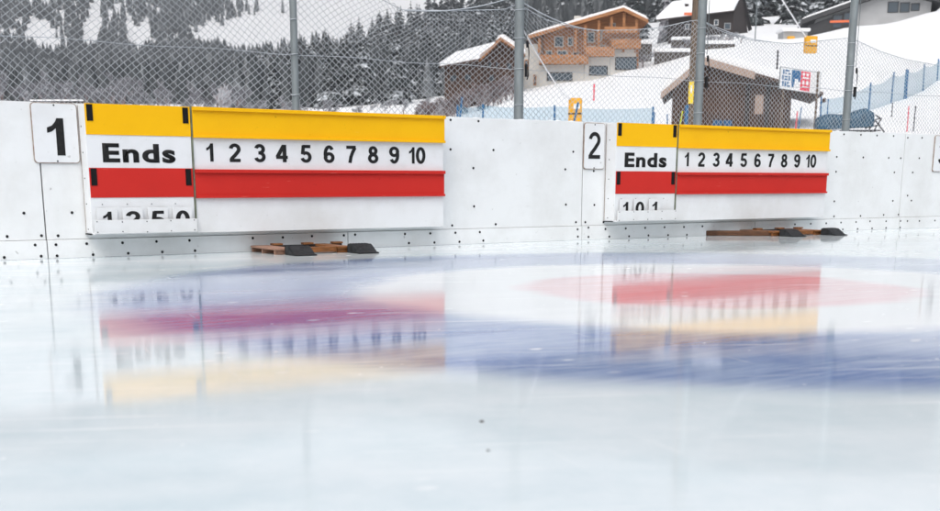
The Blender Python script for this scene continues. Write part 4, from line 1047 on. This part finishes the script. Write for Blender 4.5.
# one pyramid shaped frosted tree and pink brush below the brown chalet
tr, cr = bare(77, 5, .42, dens=4); t = thing('frosted_birch', 'pyramid shaped pinkish frosted tree above the middle of the left scoreboard', 'tree', on(224, 75))
obj('trunk', tr, M['frostpink'], t); obj('crown', cr, M['frostpale'], t)
g = on(224, 75); h = CAM_H + TY(62) * 75 - g.z
for ch in t.children: ch.scale = (h * 1.05, h * 1.05, h)
bq = []
for i in range(2):
    tr, cr = bare(90 + i, 5, .75, dens=3); t = thing('frosted_bush', 'reddish bare bush dusted with frost below the brown chalet', 'bush', (0, 0, 0), 0, 'frosted bushes below the brown chalet')
    obj('stem', tr, M['frostpink'], t); obj('twigs', cr, M['frostpink'], t); bq.append(t)
uq = [False] * 2
for i in range(60):
    u = random.uniform(418, 520); Yd = random.uniform(82, 94); g = on(u, Yd)
    plant(bq, uq, g - Vector((0, 0, .2)), random.uniform(1.3, 2.7) , wide=1.4)
for i in range(48):
    u = random.uniform(235, 440); Yd = random.uniform(105, 185); g = on(u, Yd)
    plant(bp_, ub, g - Vector((0, 0, .2)), max(1.6, CAM_H + TY(random.uniform(90, 103)) * Yd - g.z), wide=1.5)
uq2 = [False] * 2
bs = []
for i in range(2):
    tr, cr = bare(120 + i, 4, .8, dens=3); t = thing('snowy_shrub', 'snow covered shrub on the slope between the timber chalet and the hut', 'shrub', (0, 0, 0), 0, 'snowy shrubs right of the timber chalet')
    obj('stem', tr, M['frostpink'], t); obj('twigs', cr, M['frost'], t); bs.append(t)
for i in range(20):
    u = random.uniform(632, 735); Yd = random.uniform(104, 128); plant(bs, uq2, on(u, Yd, -.2), random.uniform(1.2, 2.6), wide=1.6)
for (x0, x1, y_, Y_) in ((640, 652, 44, 112), (672, 695, 40, 118), (704, 735, 44, 110), (655, 690, 52, 106)):
    a = P(x0, y_, Y_); b = P(x1, y_, Y_)
    t = thing('terrace_wall', 'dark terrace wall with a snow cap, ' + ('by the timber chalet', 'behind the wooden pole', 'right of the steel post', 'lowest of the group')[[640, 672, 704, 655].index(x0)], 'wall', a)
    obj('stonework', B(0, b.x - a.x, 0, .4, -2.0, 0, bev=.03), M['bark'], t); obj('snow_cap', B(-.05, b.x - a.x + .05, -.1, .5, .003, .32, bev=.08), M['snow'], t)
# a snowy larch at the top, between the chalets
b_, c_ = conifer_mesh(31, 16, 8); t = thing('snowy_larch', 'pale snow laden larch between the timber chalet and the black chalet', 'tree', on(660, 178, -.3))
obj('trunk', b_, M['bark'], t); obj('crown', c_, M['frost'], t)
for ch in t.children: ch.scale = (6, 6, 8.5)

# ------------------------------------------------------------------ winter haze
HAZE = True
if HAZE:
    bm = B(-2200, 2200, -120, 1700, -2, 420)
    m = bpy.data.materials.new('winter_haze'); m.use_nodes = True; n = m.node_tree.nodes; n.clear()
    o_ = n.new('ShaderNodeOutputMaterial'); v = n.new('ShaderNodeVolumePrincipled')
    v.inputs['Color'].default_value = (0.86, 0.90, 0.95, 1); v.inputs['Density'].default_value = 0.00058; v.inputs['Anisotropy'].default_value = 0.2
    m.node_tree.links.new(v.outputs[0], o_.inputs['Volume'])
    tag(obj('haze', bm, m), kind='stuff')
